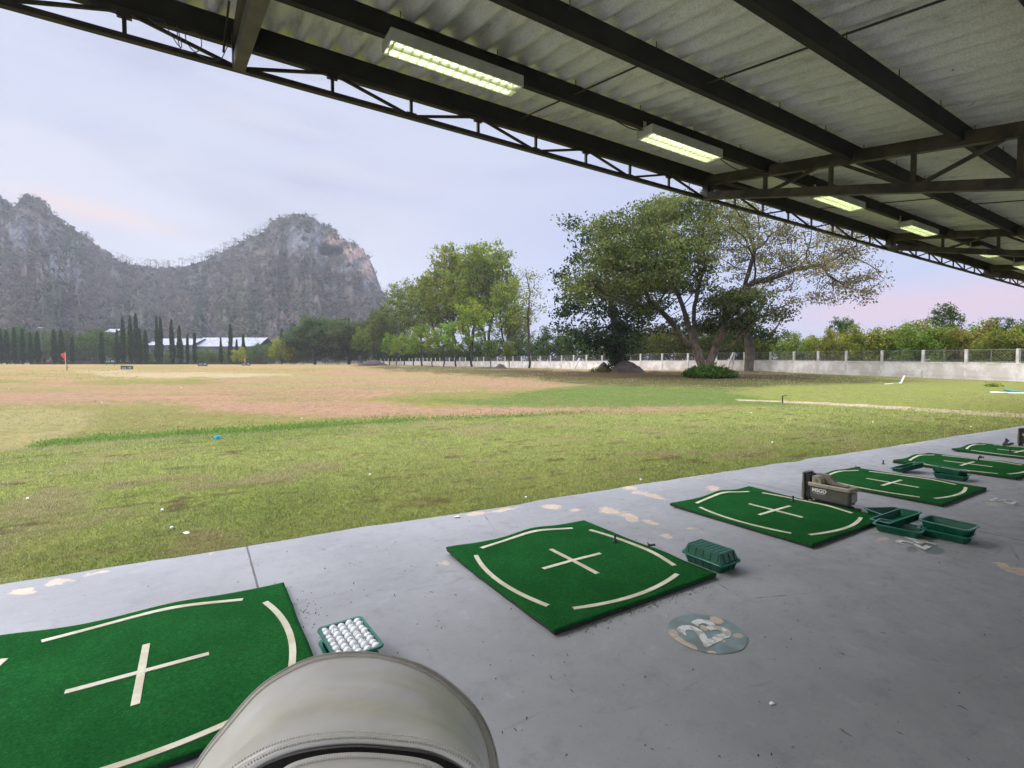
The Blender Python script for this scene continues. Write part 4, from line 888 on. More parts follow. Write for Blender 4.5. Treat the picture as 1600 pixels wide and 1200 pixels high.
for band, off_ in ((seam*.35+seam2*.65, .0045), (seam*1.25+seam2*-.25, .004)):
    Pd = resample(np.column_stack([band, np.zeros(NB)])[:, :3], 200)
    for k in range(0, 198, 2): st_.bar(Vector(Pd[k])-BO+Vector((0, 0, off_)), Vector(Pd[k]*.35+Pd[k+1]*.65)-BO+Vector((0, 0, off_)), .0019, .0019)
st_.build('stitching', M['thread'], hood)
zipc = [seam2+np.array([0, 0, -.004]), (seam2*.66+gap*.34)+np.array([0, 0, -.012]), (seam2*.33+gap*.67)+np.array([0, 0, -.014]), gap+np.array([0, 0, -.006])]
zp = surf(zipc, 'zip_tape', M['zip'], bag)
zc_ = seam2*.55+gap*.45+np.array([0, 0, -.010]); zt_ = MB(); Zd = resample(zc_, 260)
for k in range(259): zt_.bar(Vector(Zd[k])-BO, Vector(Zd[k]*.4+Zd[k+1]*.6)-BO, .006, .002)
zt_.build('zip_teeth', M['black'], zp)
fl = [gap+np.array([0, 0, .0]), gap*.85+flap*.15+np.array([0, 0, .008]), gap*.5+flap*.5+np.array([0, 0, .012]), flap]
fo_ = surf(fl, 'front_flap', M['leather'], bag); tubepts(gap+np.array([0, 0, .002]), .0034, 'flap_edge', M['leather'], fo_)
st_ = MB(); Pd = resample(gap*.86+flap*.14+np.array([0, 0, .0095]), 160)
for k in range(0, 158, 2): st_.bar(Vector(Pd[k])-BO, Vector(Pd[k]*.35+Pd[k+1]*.65)-BO, .0019, .0019)
st_.build('flap_stitching', M['thread'], fo_)
cxy = (pipe_.mean(0)*.5+seam.mean(0)*.5)-np.array(BO)
b = MB(); prof = [(.115, .0), (.13, .01), (.13, .06), (.118, .08), (.118, .85), (.13, .92), (.135, .98)]
b.lathe(prof, 32, (cxy[0], cxy[1]-.01, 0)); b.build('bag_body', M['leather_dark'], bag, True)

# ------------------------------------------------------------------ trees
def leaves(C_, k, spread, size, seed, tone_fn=None, dry=0.0, flat=.6, aspect=.55):
    """k leaf-sized quads round each of the points C_"""
    r_ = np.random.default_rng(seed); n = len(C_)*k
    ctr = np.repeat(C_, k, 0) + r_.normal(0, 1, (n, 3))*np.array([spread, spread, spread*flat])
    a = r_.normal(0, 1, (n, 3)); a /= np.linalg.norm(a, axis=1)[:, None]; nn = r_.normal(0, 1, (n, 3))+np.array([0, 0, .8]); b_ = np.cross(nn, a); b_ /= np.linalg.norm(b_, axis=1)[:, None]+1e-9
    s_ = (size*r_.uniform(.55, 1.35, n))[:, None]
    V = np.stack([ctr-a*s_*.5, ctr+b_*s_*aspect*.5, ctr+a*s_*.5, ctr-b_*s_*aspect*.5], 1).reshape(-1, 3)
    grp = np.repeat(r_.normal(0, .26, len(C_)), k); tone = np.clip(.45+grp+r_.normal(0, .16, n), 0, 1)
    if tone_fn is not None: tone = np.clip(tone+tone_fn(ctr), 0, 1)
    dv = dry(ctr) if callable(dry) else np.full(n, dry); dr_ = np.clip((r_.random(n) < dv)*r_.uniform(.5, 1, n), 0, 1)
    return V, np.arange(4*n).reshape(-1, 4), np.repeat(tone, 4), np.repeat(dr_, 4)

def colonize(att, nodes, parents, step=.5, infl=6., kill=.9, iters=90, bias=(0, 0, .05)):
    """space colonisation: grow a skeleton towards the attraction points"""
    nodes = [np.array(p, float) for p in nodes]; parents = list(parents); att = np.array(att); alive = np.ones(len(att), bool)
    nearest = np.full(len(att), -1); nd = np.full(len(att), 1e9)
    def upd(new):
        for i in new:
            d = np.linalg.norm(att-nodes[i], axis=1); m_ = d < nd; nd[m_] = d[m_]; nearest[m_] = i
    upd(range(len(nodes))); bias = np.array(bias)
    for it in range(iters):
        alive &= nd > kill
        a = alive & (nd < infl if it > 3 else nd < 1e8)
        if not a.any(): break
        new = []
        ids = nearest[a]; A_ = att[a]
        for i in np.unique(ids):
            d = A_[ids == i]-nodes[i]; d /= np.linalg.norm(d, axis=1)[:, None]+1e-9; v_ = d.mean(0)+bias+rng.normal(0, .08, 3); v_ /= np.linalg.norm(v_)+1e-9
            nodes.append(nodes[i]+v_*step); parents.append(int(i)); new.append(len(nodes)-1)
        if len(nodes) > 9000: break
        upd(new)
    return np.array(nodes), np.array(parents)
def skeleton_mesh(nodes, parents, r_tip=.02, r_base=.4, ex=2.3, mat=None, name='trunk', parent=None, rmin=.012):
    n = len(nodes); w_ = np.zeros(n); nch = np.zeros(n, int)
    for i in range(n-1, 0, -1):
        if parents[i] >= 0: nch[parents[i]] += 1
    order = list(range(n-1, -1, -1))
    for i in order:
        if nch[i] == 0: w_[i] = 1
        if parents[i] >= 0: w_[parents[i]] += w_[i]
    rad = w_**(1/ex); rad = r_tip + (rad-1)/(rad[0]-1+1e-9)*(r_base-r_tip); rad = np.maximum(rad, rmin)
    big = rad > r_base*.2
    V = []; Fq = []; off = 0
    for i in range(n):
        p = parents[i]
        if p < 0: continue
        k = 8 if rad[i] > r_base*.25 else (5 if rad[i] > r_base*.08 else 3)
        a_, b_ = nodes[p], nodes[i]; d = b_-a_; L_ = np.linalg.norm(d)
        if L_ < 1e-6: continue
        d = d/L_; o_ = np.cross(d, [0, 0, 1.0]) if abs(d[2]) < .9 else np.cross(d, [1.0, 0, 0]); o_ /= np.linalg.norm(o_); q = np.cross(d, o_)
        th = np.arange(k)*2*PI/k; c_ = np.cos(th)[:, None]*o_+np.sin(th)[:, None]*q
        ra = min(rad[p], rad[i]*1.25) ; V.append(a_+c_*ra-d*ra*.15); V.append(b_+c_*rad[i]+d*rad[i]*.15)
        for j in range(k): Fq.append((off+j, off+(j+1) % k, off+k+(j+1) % k, off+k+j))
        off += 2*k
    me = mesh_np(name, np.concatenate(V), np.array(Fq)); return link(name, me, mat, parent, True)

def ell_points(blobs, dens, seed):
    """blobs: (centre xyz, radii xyz, weight). dens points per cubic metre"""
    r_ = np.random.default_rng(seed); out = []
    for c_, r3, wt in blobs:
        n = max(6, int(dens*wt*4.19*r3[0]*r3[1]*r3[2])); p = r_.normal(0, 1, (n, 3)); p /= np.linalg.norm(p, axis=1)[:, None]; p *= (r_.random(n)**.45)[:, None]
        out.append(np.array(c_)+p*np.array(r3))
    return np.concatenate(out)

# --- reusable broadleaf tree: built once per kind, then copied
def make_tree(name, height, crown_r, trunk_frac, nlobes, dens, k, leafsize, mat, bark, seed, r_base=.2, dry=.05, spread=.35, round_=1.0, stems=1, rmul=1.0):
    r_ = np.random.default_rng(seed); root = empty(name); hb = height*trunk_frac; blobs = []
    ch = height-hb
    for i in range(nlobes):
        t_ = (i+.5)/nlobes; zz_ = hb+ch*(.16+.74*t_); rr = crown_r*(math.sin(PI*min(1, (.18+.72*t_)**round_))**.6)*.62
        a_ = i*2.4+r_.uniform(-.5, .5); q = r_.uniform(.75, 1.15)
        blobs.append(((rr*math.cos(a_), rr*math.sin(a_), zz_), (crown_r*.42*q, crown_r*.42*q, ch*.16*q*rmul), 1))
    blobs.append(((0, 0, hb+ch*.5), (crown_r*.45, crown_r*.45, ch*.4), .6))
    att = ell_points(blobs, dens, seed)
    nodes = [np.array([0, 0, -.3])]; par = [-1]
    for s_ in range(stems):
        base = 0; ax = r_.uniform(-1, 1)*.5*(stems > 1); ay = r_.uniform(-1, 1)*.5*(stems > 1); nseg = max(3, int(hb/.6))
        for i in range(nseg):
            f = (i+1)/nseg; nodes.append(np.array([ax*f+.12*math.sin(f*3+seed), ay*f+.1*math.cos(f*4+seed)-.1, hb*f*.95])); par.append(base if i == 0 else len(nodes)-2)
    nodes, par = colonize(att, nodes, par, max(.35, height*.04), height, max(.6, height*.06), 70)
    skeleton_mesh(nodes, par, .015, r_base, 2.2, bark, 'trunk', root)
    tips = np.concatenate([att, nodes[len(nodes)//3:]]) if len(att) < 800 else att
    tips = tips[tips[:, 2] > hb*.9]
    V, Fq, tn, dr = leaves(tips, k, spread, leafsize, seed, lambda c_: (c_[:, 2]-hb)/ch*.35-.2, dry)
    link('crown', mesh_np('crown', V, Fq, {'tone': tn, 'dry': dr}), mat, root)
    return root
def place(proto, loc, s_, rz, label, cat, group, color=(1, 1, 1), sz=None, used=set()):
    o = proto if proto.name not in used else copy_tree(proto); used.add(proto.name)
    o.location = loc; o.scale = (s_, s_, sz or s_); o.rotation_euler = (0, 0, rz); tag(o, label, cat, group)
    for c_ in o.children: c_.color = (*color, 1)
    return o
RG = random.Random(77)
def tloc(u_, d_, dz=0): x, y = at(u_, d_); return (x, y, gz(x, y)+dz)

pr = [make_tree('row_tree', 10, 3.3, .26, 9, .8, 20, .32, M['leaf'], M['bark_dark'], 101+i, .17, .06, .30) for i in range(3)]
pt = [make_tree('tall_tree', 20, 5.2, .30, 15, .30, 22, .46, M['leaf'], M['bark_dark'], 131+i, .30, .10, .48, stems=2) for i in range(3)]
thin = make_tree('open_crown_tree', 14, 3.6, .34, 9, .55, 10, .28, M['leaf'], M['bark_dark'], 160, .16, .35, .5)
pb = [make_tree('thicket_tree', 7, 3.2, .05, 10, .7, 24, .30, M['leaf'], M['bark_dark'], 171+i, .10, .12, .42, stems=3) for i in range(3)]
pw = [make_tree('spreading_tree', 14, 9, .22, 14, .16, 34, .6, M['leaf_dark'], M['bark_dark'], 191+i, .45, .05, .9, .8, rmul=.9) for i in range(2)]

# row in front of the white wall, right to left in the photo the trunks stand closer together
row = [(609, 166, 9.5), (620, 160, 10.5), (632.5, 155, 11.5), (645.5, 149, 11), (659.5, 143, 12), (676, 137, 11.5), (693, 131, 12.5), (713, 124, 12), (738, 117, 13)]
for i, (u_, d_, h_) in enumerate(row):
    place(pr[i % 3], tloc(u_, d_), h_/10*RG.uniform(.85, 1.25), RG.uniform(0, 6), 'bright green tree of the row before the white wall, %s from the left' % ORD[i], 'tree', 'trees in a row along the white wall', (RG.uniform(1.3, 1.8), RG.uniform(1.3, 1.6), .85))
place(pr[1], tloc(766, 104), .62, 1, 'small low tree with a dark post like trunk right of the row of trees', 'tree', None, (.9, .9, .8))
place(thin, tloc(826, 93), 1.38, .6, 'thin tall tree with bare dark trunk and sparse yellow green top', 'tree', None, (1.25, 1.15, .9))
place(pt[1], tloc(796, 99), .28, 2., 'little leafless looking shrub tree beside the thin tall tree', 'tree', None, (1.2, 1.0, 1.0))
# tall trees behind the wall
back_t = [(628, 192, 26, 0), (655, 186, 28.5, 1), (682, 178, 29, 2), (708, 168, 33, 0), (735, 160, 34, 1), (762, 150, 31, 2), (790, 140, 21, 0), (812, 150, 16, 1)]
for i, (u_, d_, h_, k) in enumerate(back_t):
    place(pt[k], tloc(u_, d_, -1), h_/20*1.22, RG.uniform(0, 6), 'tall green tree rising behind the white wall, %s from the left' % ORD[i], 'tree', 'tall trees beyond the white wall', (RG.uniform(1.15, 1.5), RG.uniform(1.2, 1.4), .85))
# undergrowth belt directly behind the wall, left of the great tree
k = 0
for u_ in list(range(600, 1000, 20)):
    d_ = float(np.interp(u_, [600, 640, 740, 860, 1000], [200, 178, 142, 104, 84]))+6
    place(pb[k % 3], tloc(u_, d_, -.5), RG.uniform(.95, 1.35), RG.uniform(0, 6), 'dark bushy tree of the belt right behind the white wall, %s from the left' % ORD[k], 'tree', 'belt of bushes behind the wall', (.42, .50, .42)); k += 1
# left: dark spreading trees and lighter neighbours
place(pw[0], tloc(492, 214), 1.42, .3, 'broad dark spreading tree, leftmost of the two at the left end of the tree row', 'tree', 'spreading trees at the far corner', (1.7, 1.75, 1.3))
place(pw[1], tloc(545, 208), 1.36, 1.9, 'broad dark spreading tree with brownish top, right one of the two', 'tree', 'spreading trees at the far corner', (2.0, 1.7, 1.4))
for i, (u_, d_, h_, c_) in enumerate([(566, 182, 15, (1.15, 1.15, .75)), (584, 178, 17, (1.0, .9, .8)), (600, 176, 19, (.85, .78, .7)), (590, 190, 22, (.75, .7, .62))]):
    place(pt[i % 3] if i > 1 else pr[i], tloc(u_, d_), h_/(20 if i > 1 else 10)*(1 if i > 1 else .95), RG.uniform(0, 6), ['light green low branched tree right of the spreading trees', 'green tree next to the light green low branched tree', 'brownish green tall tree at the left end of the row', 'dull brown crowned tree behind the left end of the row'][i], 'tree', None, c_)
k = 0
for u_, d_, h_, c_ in [(236, 246, 7, .8), (262, 244, 6, .9), (279, 246, 8, .7), (300, 243, 7.5, .9), (318, 246, 8.5, 1), (331, 244, 7, .8), (349, 246, 8, .9), (356, 243, 6, 1), (395, 244, 9.5, .9), (409, 240, 10.5, .8), (423, 238, 9, 1.0), (462, 226, 8, .8)]:
    place(pb[k % 3], tloc(u_, d_, -.3), h_/7, RG.uniform(0, 6), 'rounded dark green tree in front of the white roofed sheds, %s from the left' % ORD[k], 'tree', 'small trees before the sheds', (c_*.75, c_*.9, .7)); k += 1
k = 0
for u_, d_, h_ in [(455, 224, 6.5), (474, 226, 7), (492, 225, 8), (510, 226, 7), (528, 222, 7.5), (545, 218, 8), (560, 212, 8), (577, 206, 8), (592, 200, 8)]:
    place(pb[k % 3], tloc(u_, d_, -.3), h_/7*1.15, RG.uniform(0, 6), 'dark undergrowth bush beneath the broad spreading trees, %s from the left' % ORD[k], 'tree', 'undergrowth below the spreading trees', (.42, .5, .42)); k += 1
place(pb[0], tloc(439, 212), 1.65, .4, 'rounded yellow flowering tree left of the spreading trees', 'tree', None, (2.0, 1.55, .6))
place(pb[1], tloc(375, 205), 1.02, 2.4, 'small bright yellow green bush tree between the cypresses', 'tree', None, (2.0, 1.75, .7))

# cypresses
def make_cypress(seed, pe=.55, wd_=1.0):
    r_ = np.random.default_rng(seed); root = empty('cypress'); n = 1500; t_ = r_.random(n)**.8; hh = .6+t_*15.4
    rad = (.95+.25*fbm(t_*9, t_*0, 1, 2, seed))*np.clip(np.minimum(t_*6+.45, (1-t_)**pe*1.35), .05, 1.1)*wd_*(1+.22*np.sin(t_*17+seed)*(1-t_)); a_ = r_.uniform(0, 2*PI, n); q = r_.random(n)**.35
    C_ = np.stack([rad*q*np.cos(a_)+.15*np.sin(hh*.4+seed), rad*q*np.sin(a_), hh], 1)
    V, Fq, tn, dr = leaves(C_, 4, .12, .55, seed, None, .03, 2.0, .35)
    MB().tube([(0, 0, -.3), (0, 0, 6), (0, 0, 15)], [.2, .13, .03], 8).build('trunk', M['bark_dark'], root); link('crown', mesh_np('crown', V, Fq, {'tone': tn, 'dry': dr}), M['leaf_dark'], root); return root
pc = [make_cypress(3), make_cypress(4, .8, .9), make_cypress(5, .42, .85), make_cypress(6, .65, 1.15)]
cyl = [(3, 513), (12, 517), (24, 512), (37, 514), (49, 520), (60, 518), (86, 515), (97, 516), (114, 527), (160, 520), (184, 516), (193.5, 496), (205.5, 494), (214, 491), (220, 514), (229, 517), (246.5, 496), (252.5, 497), (270, 500), (282, 509.5), (294, 523), (305, 521), (346, 528), (361, 507), (371, 531), (381.5, 523), (441, 514)]
GC = 'cypresses along the far edge of the range'
for i, (u_, v_) in enumerate(cyl):
    d_ = 226 if i != len(cyl)-1 else 240; lx = tloc(u_, d_); h_ = px(u_, v_, d_)[2]-lx[2]
    place(pc[(i*7+i//3) % 4], lx, RG.uniform(.85, 1.05)*(.8 if h_ < 14 else 1), RG.uniform(0, 6), 'dark green columnar cypress on the far edge, %s from the left' % ORD[i], 'tree', GC, (.85, 1, .9), h_/16.)
# far belt of mixed trees behind and between the cypresses
k = 0
for u_ in list(range(-60, 480, 18)):
    h_ = 20 if u_ < 40 else (18 if u_ < 215 else (6.5 if 225 < u_ < 400 else 9))
    place(pb[k % 3], tloc(u_+RG.uniform(-4, 4), 262+RG.uniform(-8, 14)+(8 if u_ > 220 else 0), -.4), h_/7, RG.uniform(0, 6), 'dim green tree of the far belt behind the cypresses, %s from the left' % (ORD[k] if k < 30 else 'last'), 'tree', 'far belt of trees below the mountain', (RG.uniform(.3, .8), RG.uniform(.38, .85), .5)); k += 1
for i, (u_, h_) in enumerate([(28, 24), (70, 21), (118, 20), (150, 19), (-30, 24)]):
    place(pw[i % 2], tloc(u_, 300), h_/14, RG.uniform(0, 6), 'large dusky tree behind the far belt, %s' % ['second from the left', 'third from the left', 'fourth from the left', 'fifth from the left', 'leftmost'][i], 'tree', 'large trees at the foot of the mountain', (1.1, 1.25, 1.1), h_/14*.8)
k = 0
for u_, h_ in [(410, 14), (425, 12), (300, 13), (322, 14), (337, 13), (460, 14), (392, 12), (262, 12)]:
    place(pw[k % 2], tloc(u_, 292+RG.uniform(-4, 10)), h_/14*.62, RG.uniform(0, 6), 'grey green broad tree near the white roofed sheds, %s' % ['right of the sheds', 'right end of the sheds', 'in the middle of the sheds', 'between the middle cypresses', 'left of the thin lone cypress', 'farthest right of them', 'between the last two cypresses', 'at the left part of the sheds'][k], 'tree', 'broad trees around the sheds', (1.5, 1.7, 1.4), h_/14); k += 1
# thicket beyond the wall on the right
k = 0
for u_ in list(range(985, 1760, 19)):
    d_ = float(np.interp(u_, [985, 1180, 1316, 1440, 1600, 1760], [88, 74, 57, 47, 38, 33]))+RG.uniform(3, 9)
    top_v = float(np.interp(u_, [985, 1200, 1260, 1320, 1400, 1450, 1520, 1600, 1760], [500, 512, 518, 512, 505, 500, 502, 505, 500]))+RG.uniform(-4, 8)
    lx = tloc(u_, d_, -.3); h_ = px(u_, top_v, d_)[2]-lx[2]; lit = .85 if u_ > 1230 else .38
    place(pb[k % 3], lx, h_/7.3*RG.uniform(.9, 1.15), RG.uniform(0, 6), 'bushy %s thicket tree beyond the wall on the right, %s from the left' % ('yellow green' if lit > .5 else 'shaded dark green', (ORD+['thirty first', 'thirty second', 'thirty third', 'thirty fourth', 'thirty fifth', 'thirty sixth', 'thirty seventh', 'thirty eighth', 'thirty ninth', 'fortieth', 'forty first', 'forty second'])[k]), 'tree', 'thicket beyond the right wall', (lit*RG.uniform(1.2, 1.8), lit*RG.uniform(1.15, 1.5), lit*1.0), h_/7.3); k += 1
for i, (u_, d_, v_, w_) in enumerate([(1478, 62, 474, .62), (1560, 62, 492, .6), (1315, 76, 494, .45), (1605, 60, 498, .6)]):
    lx = tloc(u_, d_); h_ = px(u_, v_, d_)[2]-lx[2]
    place(pt[i % 3], lx, h_/20*1.0, RG.uniform(0, 6), ['dark green crown rising above the thicket near the roof end', 'dark crown rising above the thicket at the far right', 'dark bushy crown below the right side of the great tree', 'dark crown at the right picture edge above the thicket'][i], 'tree', None, (.42, .55, .5))

# --- the great rain tree
def blobs_px(L_, D_, dr_scale=1.0):
    out = []
    for u_, v_, ru, rv, dd_, wt in L_:
        d_ = D_+dd_; c_ = px(u_, v_, d_); s_ = d_/FPX; out.append((c_, (ru*s_, ru*s_*.9, rv*s_), wt))
    return out
DM = 47.0
gb = blobs_px([(918, 440, 46, 24, 1, .9), (905, 462, 28, 14, -2, .7), (965, 400, 58, 34, -3, 1), (950, 362, 42, 20, 3, 1), (1010, 345, 52, 24, 0, 1), (1055, 325, 60, 20, 2, 1), (1030, 390, 60, 30, -4, 1), (985, 450, 60, 26, 4, .8), (1070, 440, 46, 26, 4, .7), (1020, 425, 60, 26, -6, .9), (1075, 400, 44, 30, -6, .8), (1110, 435, 34, 26, -4, .7), (1000, 480, 34, 12, -3, .6), (1100, 360, 56, 30, -3, .8),
               (1150, 470, 52, 26, -2, 1.2), (1130, 505, 46, 18, 1, 1.0), (1190, 500, 40, 14, -1, .7), (1160, 345, 60, 26, 3, .75), (1215, 362, 55, 22, -2, .7), (1280, 375, 50, 20, 2, .7), (1320, 372, 36, 14, 0, .7), (1190, 410, 50, 28, 4, .45), (1250, 420, 50, 28, -3, .45), (1330, 400, 44, 26, 0, .9), (1352, 436, 34, 18, 2, .9),
               (1362, 462, 22, 12, -2, 1.0), (1130, 395, 40, 30, 2, .6), (1160, 375, 40, 26, -4, .6), (1225, 395, 50, 24, 0, .6), (1290, 415, 44, 20, -3, .6), (1215, 445, 44, 18, 3, .45), (1310, 440, 40, 18, 2, .6), (1130, 335, 44, 20, 0, .9), (1300, 460, 50, 18, 1, .5), (1240, 475, 44, 14, -2, .5), (1180, 440, 40, 22, 0, .4)], DM)
att = ell_points(gb, .95, 5)
sk = {}
def chain(nodes, par, start, pts, D_=DM):
    last = start
    for u_, v_, dd_ in pts:
        a_ = nodes[last]; b_ = px(u_, v_, D_+dd_); n = max(1, int(np.linalg.norm(b_-a_)/.7))
        for i in range(n): f = (i+1)/n; nodes.append(a_*(1-f)+b_*f+rng.normal(0, .05, 3)); par.append(last); last = len(nodes)-1
    return last
bx, by = at(1100, DM); bz = gz(bx, by)
root_t = empty('great_tree', (bx, by, bz), 0, 'huge spreading tree with forked pale trunk, dense green left and sparse brown right crown', 'tree')
def great():
    nodes = [np.array([bx, by, bz-.4])]; par = [-1]
    a0 = chain(nodes, par, 0, [(1099, 583, 0)])
    L1 = chain(nodes, par, a0, [(1092, 560, 0), (1088, 545, 0)]); R1 = chain(nodes, par, a0, [(1108, 565, .2), (1116, 548, .2)])
    l2 = chain(nodes, par, L1, [(1076, 535, -.5), (1062, 525, -.8), (1050, 505, -1.5), (1035, 488, -2), (1015, 470, -3)])
    l3 = chain(nodes, par, L1, [(1080, 520, .5), (1072, 490, .5), (1062, 465, 1), (1050, 440, 1)]); l4 = chain(nodes, par, L1, [(1084, 520, 1), (1085, 490, 2), (1090, 455, 2), (1100, 415, 1)])
    r2 = chain(nodes, par, R1, [(1126, 525, 0), (1133, 500, .5), (1140, 478, 1)]); r3 = chain(nodes, par, r2, [(1160, 455, 0), (1178, 440, 0), (1215, 432, 0), (1250, 420, 0), (1290, 412, 1)]); r4 = chain(nodes, par, r2, [(1162, 450, 1), (1172, 420, 1), (1180, 390, 1)])
    r5 = chain(nodes, par, R1, [(1136, 545, -.5), (1152, 532, -1), (1165, 515, -1.2), (1182, 500, -1.5), (1200, 490, -1.5)])
    return nodes, par
nodes, par = great(); nodes, par = colonize(att, nodes, par, .55, 9, .8, 110)
print('great tree nodes', len(nodes)); nodes = nodes-np.array([bx, by, bz]); tk = skeleton_mesh(nodes, par, .034, .56, 1.85, M['bark_pale'], 'trunk', root_t, .034)
cu = np.array([bx, by, bz])
def drymap(c_): 
    u_, v_, _ = proj_np(c_+cu); return np.clip((u_-1060)/340, .05, .70)
def tonemap(c_):
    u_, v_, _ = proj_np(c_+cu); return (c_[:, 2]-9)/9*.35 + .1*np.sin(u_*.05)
att0 = att-cu; ua, va, _ = proj_np(att); dense = ua < 1110
r_ = np.random.default_rng(9)
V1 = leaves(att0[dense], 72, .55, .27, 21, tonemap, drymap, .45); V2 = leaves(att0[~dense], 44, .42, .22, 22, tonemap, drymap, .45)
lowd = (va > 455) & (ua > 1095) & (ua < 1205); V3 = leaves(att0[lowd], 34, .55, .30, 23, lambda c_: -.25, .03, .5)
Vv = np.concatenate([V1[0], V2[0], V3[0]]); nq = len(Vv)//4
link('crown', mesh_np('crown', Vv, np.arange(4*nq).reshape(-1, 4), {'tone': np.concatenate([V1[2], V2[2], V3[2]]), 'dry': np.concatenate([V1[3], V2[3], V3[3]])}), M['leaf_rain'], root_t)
# sawn limb stub
p = px(1127, 512, DM-.6)-cu; MB().tube([Vector(px(1118, 540, DM-.3)-cu), Vector(px(1124, 522, DM-.5)-cu), Vector(px(1131, 511, DM-.9)-cu)], [.33, .27, .22], 12).build('sawn_limb', M['bark_pale'], root_t, True)
# shrubs at its foot
def bush(name, u_, d_, ru, hh, n, mat, label, seed, color=(1, 1, 1), size=.28):
    x, y = at(u_, d_); z = gz(x, y); s_ = d_/FPX; r_ = np.random.default_rng(seed); root = empty(name, (x, y, z), 0, label, 'bush')
    a_ = r_.uniform(0, 2*PI, n); q = r_.random(n)**.5; C_ = np.stack([ru*s_*q*np.cos(a_), ru*s_*q*np.sin(a_)*.8, hh*(1-q**2*.75)*r_.uniform(.2, 1, n)], 1)
    V, Fq, tn, dr = leaves(C_, 14, .14, size, seed, lambda c_: c_[:, 2]/hh*.4-.2, .03, .7, .4); c = link('foliage', mesh_np('foliage', V, Fq, {'tone': tn, 'dry': dr}), mat, root); c.color = (*color, 1)
    b = MB()
    for k in range(14): j = r_.integers(0, n); b.tube([(C_[j][0]*.3, C_[j][1]*.3, 0), tuple(C_[j])], .02, 4)
    b.build('stems', M['bark_dark'], root); return root
bush('bush', 1108, 44, 44, 1.15, 420, M['leaf'], 'leafy green shrubs growing round the foot of the great tree', 31, (.55, .75, .6))
bush('bush', 940, 60, 22, .5, 60, M['leaf'], 'low pale twiggy clump on the bare ground left of the great tree', 32, (1.4, 1.1, .9), .2)

# --- dark ivy-clad tree left of the great tree
DK = 59.0; bx, by = at(966, DK); bz = gz(bx, by); cu = np.array([bx, by, bz])
rt2 = empty('ivy_tree', (bx, by, bz), 0, 'dark green tree with ivy covered trunk and ragged top left of the great tree', 'tree')
db = blobs_px([(893, 350, 20, 14, 1, 1.1), (912, 372, 18, 16, -1, 1.1), (935, 362, 24, 22, 0, 1), (905, 400, 20, 12, 1, 1), (945, 410, 34, 26, 0, .9), (880, 432, 24, 16, -1, 1), (900, 470, 36, 24, -2, 1), (882, 500, 24, 20, 0, 1), (950, 470, 50, 32, 1, .9), (915, 520, 42, 24, -2, 1), (985, 500, 46, 30, 2, .9), (960, 535, 50, 20, 0, .9), (1020, 480, 36, 26, 2, .8), (1050, 510, 30, 18, 1, .8)], DK)
att = ell_points(db, .42, 8); nodes = [cu+np.array([0, 0, -.4])]; par = [-1]
a0 = chain(nodes, par, 0, [(966, 560, 0), (964, 530, 0), (958, 490, 0), (948, 440, 0), (938, 400, 0)], DK); nodes, par = colonize(att, nodes, par, .7, 9, 1.1, 70)
skeleton_mesh(nodes-cu, par, .03, .5, 2.2, M['bark_dark'], 'trunk', rt2)
V, Fq, tn, dr = leaves(att-cu, 36, .6, .42, 41, lambda c_: (c_[:, 2]-8)/12*.3, .02, .6)
iv = np.stack([r_.normal(0, .55, 260), r_.normal(0, .5, 260), r_.uniform(0, 6, 260)], 1); V2, F2_, tn2, dr2 = leaves(iv, 14, .25, .3, 42, lambda c_: -.1, .02)
V = np.concatenate([V, V2]); link('crown', mesh_np('crown', V, np.arange(len(V)).reshape(-1, 4), {'tone': np.concatenate([tn, tn2]), 'dry': np.concatenate([dr, dr2])}), M['leaf_dark'], rt2)
# --- trunk by the wall to the right of the great tree
DQ = 62.0; bx, by = at(1170, DQ); bz = gz(bx, by); cu = np.array([bx, by, bz]); rt3 = empty('wall_tree', (bx, by, bz), 0, 'brown straight trunked tree by the wall just right of the great tree', 'tree')
att = ell_points(blobs_px([(1165, 500, 40, 22, 0, 1), (1200, 490, 40, 16, 2, 1), (1130, 520, 34, 20, 2, 1), (1190, 525, 34, 14, 0, 1), (1175, 465, 36, 16, 2, .8)], DQ), .45, 9); nodes = [cu+np.array([0, 0, -.4])]; par = [-1]
chain(nodes, par, 0, [(1170, 560, 0), (1171, 535, 0), (1170, 510, 0)], DQ); nodes, par = colonize(att, nodes, par, .7, 9, 1.1, 60)
skeleton_mesh(nodes-cu, par, .03, .55, 2.2, M['bark'], 'trunk', rt3); V, Fq, tn, dr = leaves(att-cu, 30, .6, .40, 43, None, .04, .6)
link('crown', mesh_np('crown', V, Fq, {'tone': tn, 'dry': dr}), M['leaf_dark'], rt3)
# termite mounds
def mound(u_, d_, w_, h_, label, seed):
    x, y = at(u_, d_); n = 28; m_ = 12; b = MB(); vs = []; fs = []
    for i in range(m_+1):
        t_ = i/m_; rad = w_/2*(1-t_)**.7
        for k in range(n): a_ = 2*PI*k/n; q = 1+.5*(float(fbm(np.array([math.cos(a_)*2+seed]), np.array([math.sin(a_)*2+t_*3]), 1, 3, seed)[0])-.5); vs.append((rad*q*math.cos(a_), rad*q*math.sin(a_), -.1+h_*t_**.8*(.85+.3*q-.15)))
    for i in range(m_):
        for k in range(n): fs.append((i*n+k, i*n+(k+1) % n, (i+1)*n+(k+1) % n, (i+1)*n+k))
    o = b.add(vs, fs).build('earth_mound', M['mud'], None, True); o.location = (x, y, gz(x, y)); tag(o, label, 'mound', 'dark earth mounds')
mound(943, 61, 1.9, 1.25, 'pointed dark earth mound left of the ivy covered trunk', 1); mound(979, 57.5, 4.2, 1.5, 'wide dark earth mound round the foot of the ivy covered trunk', 2)
mound(782, 92, 2.6, 1.0, 'small dark earth mound against the white wall left of the thin tall tree', 3); mound(585, 160, 9, 2.0, 'broad dark earth heap at the left end of the white wall', 4)
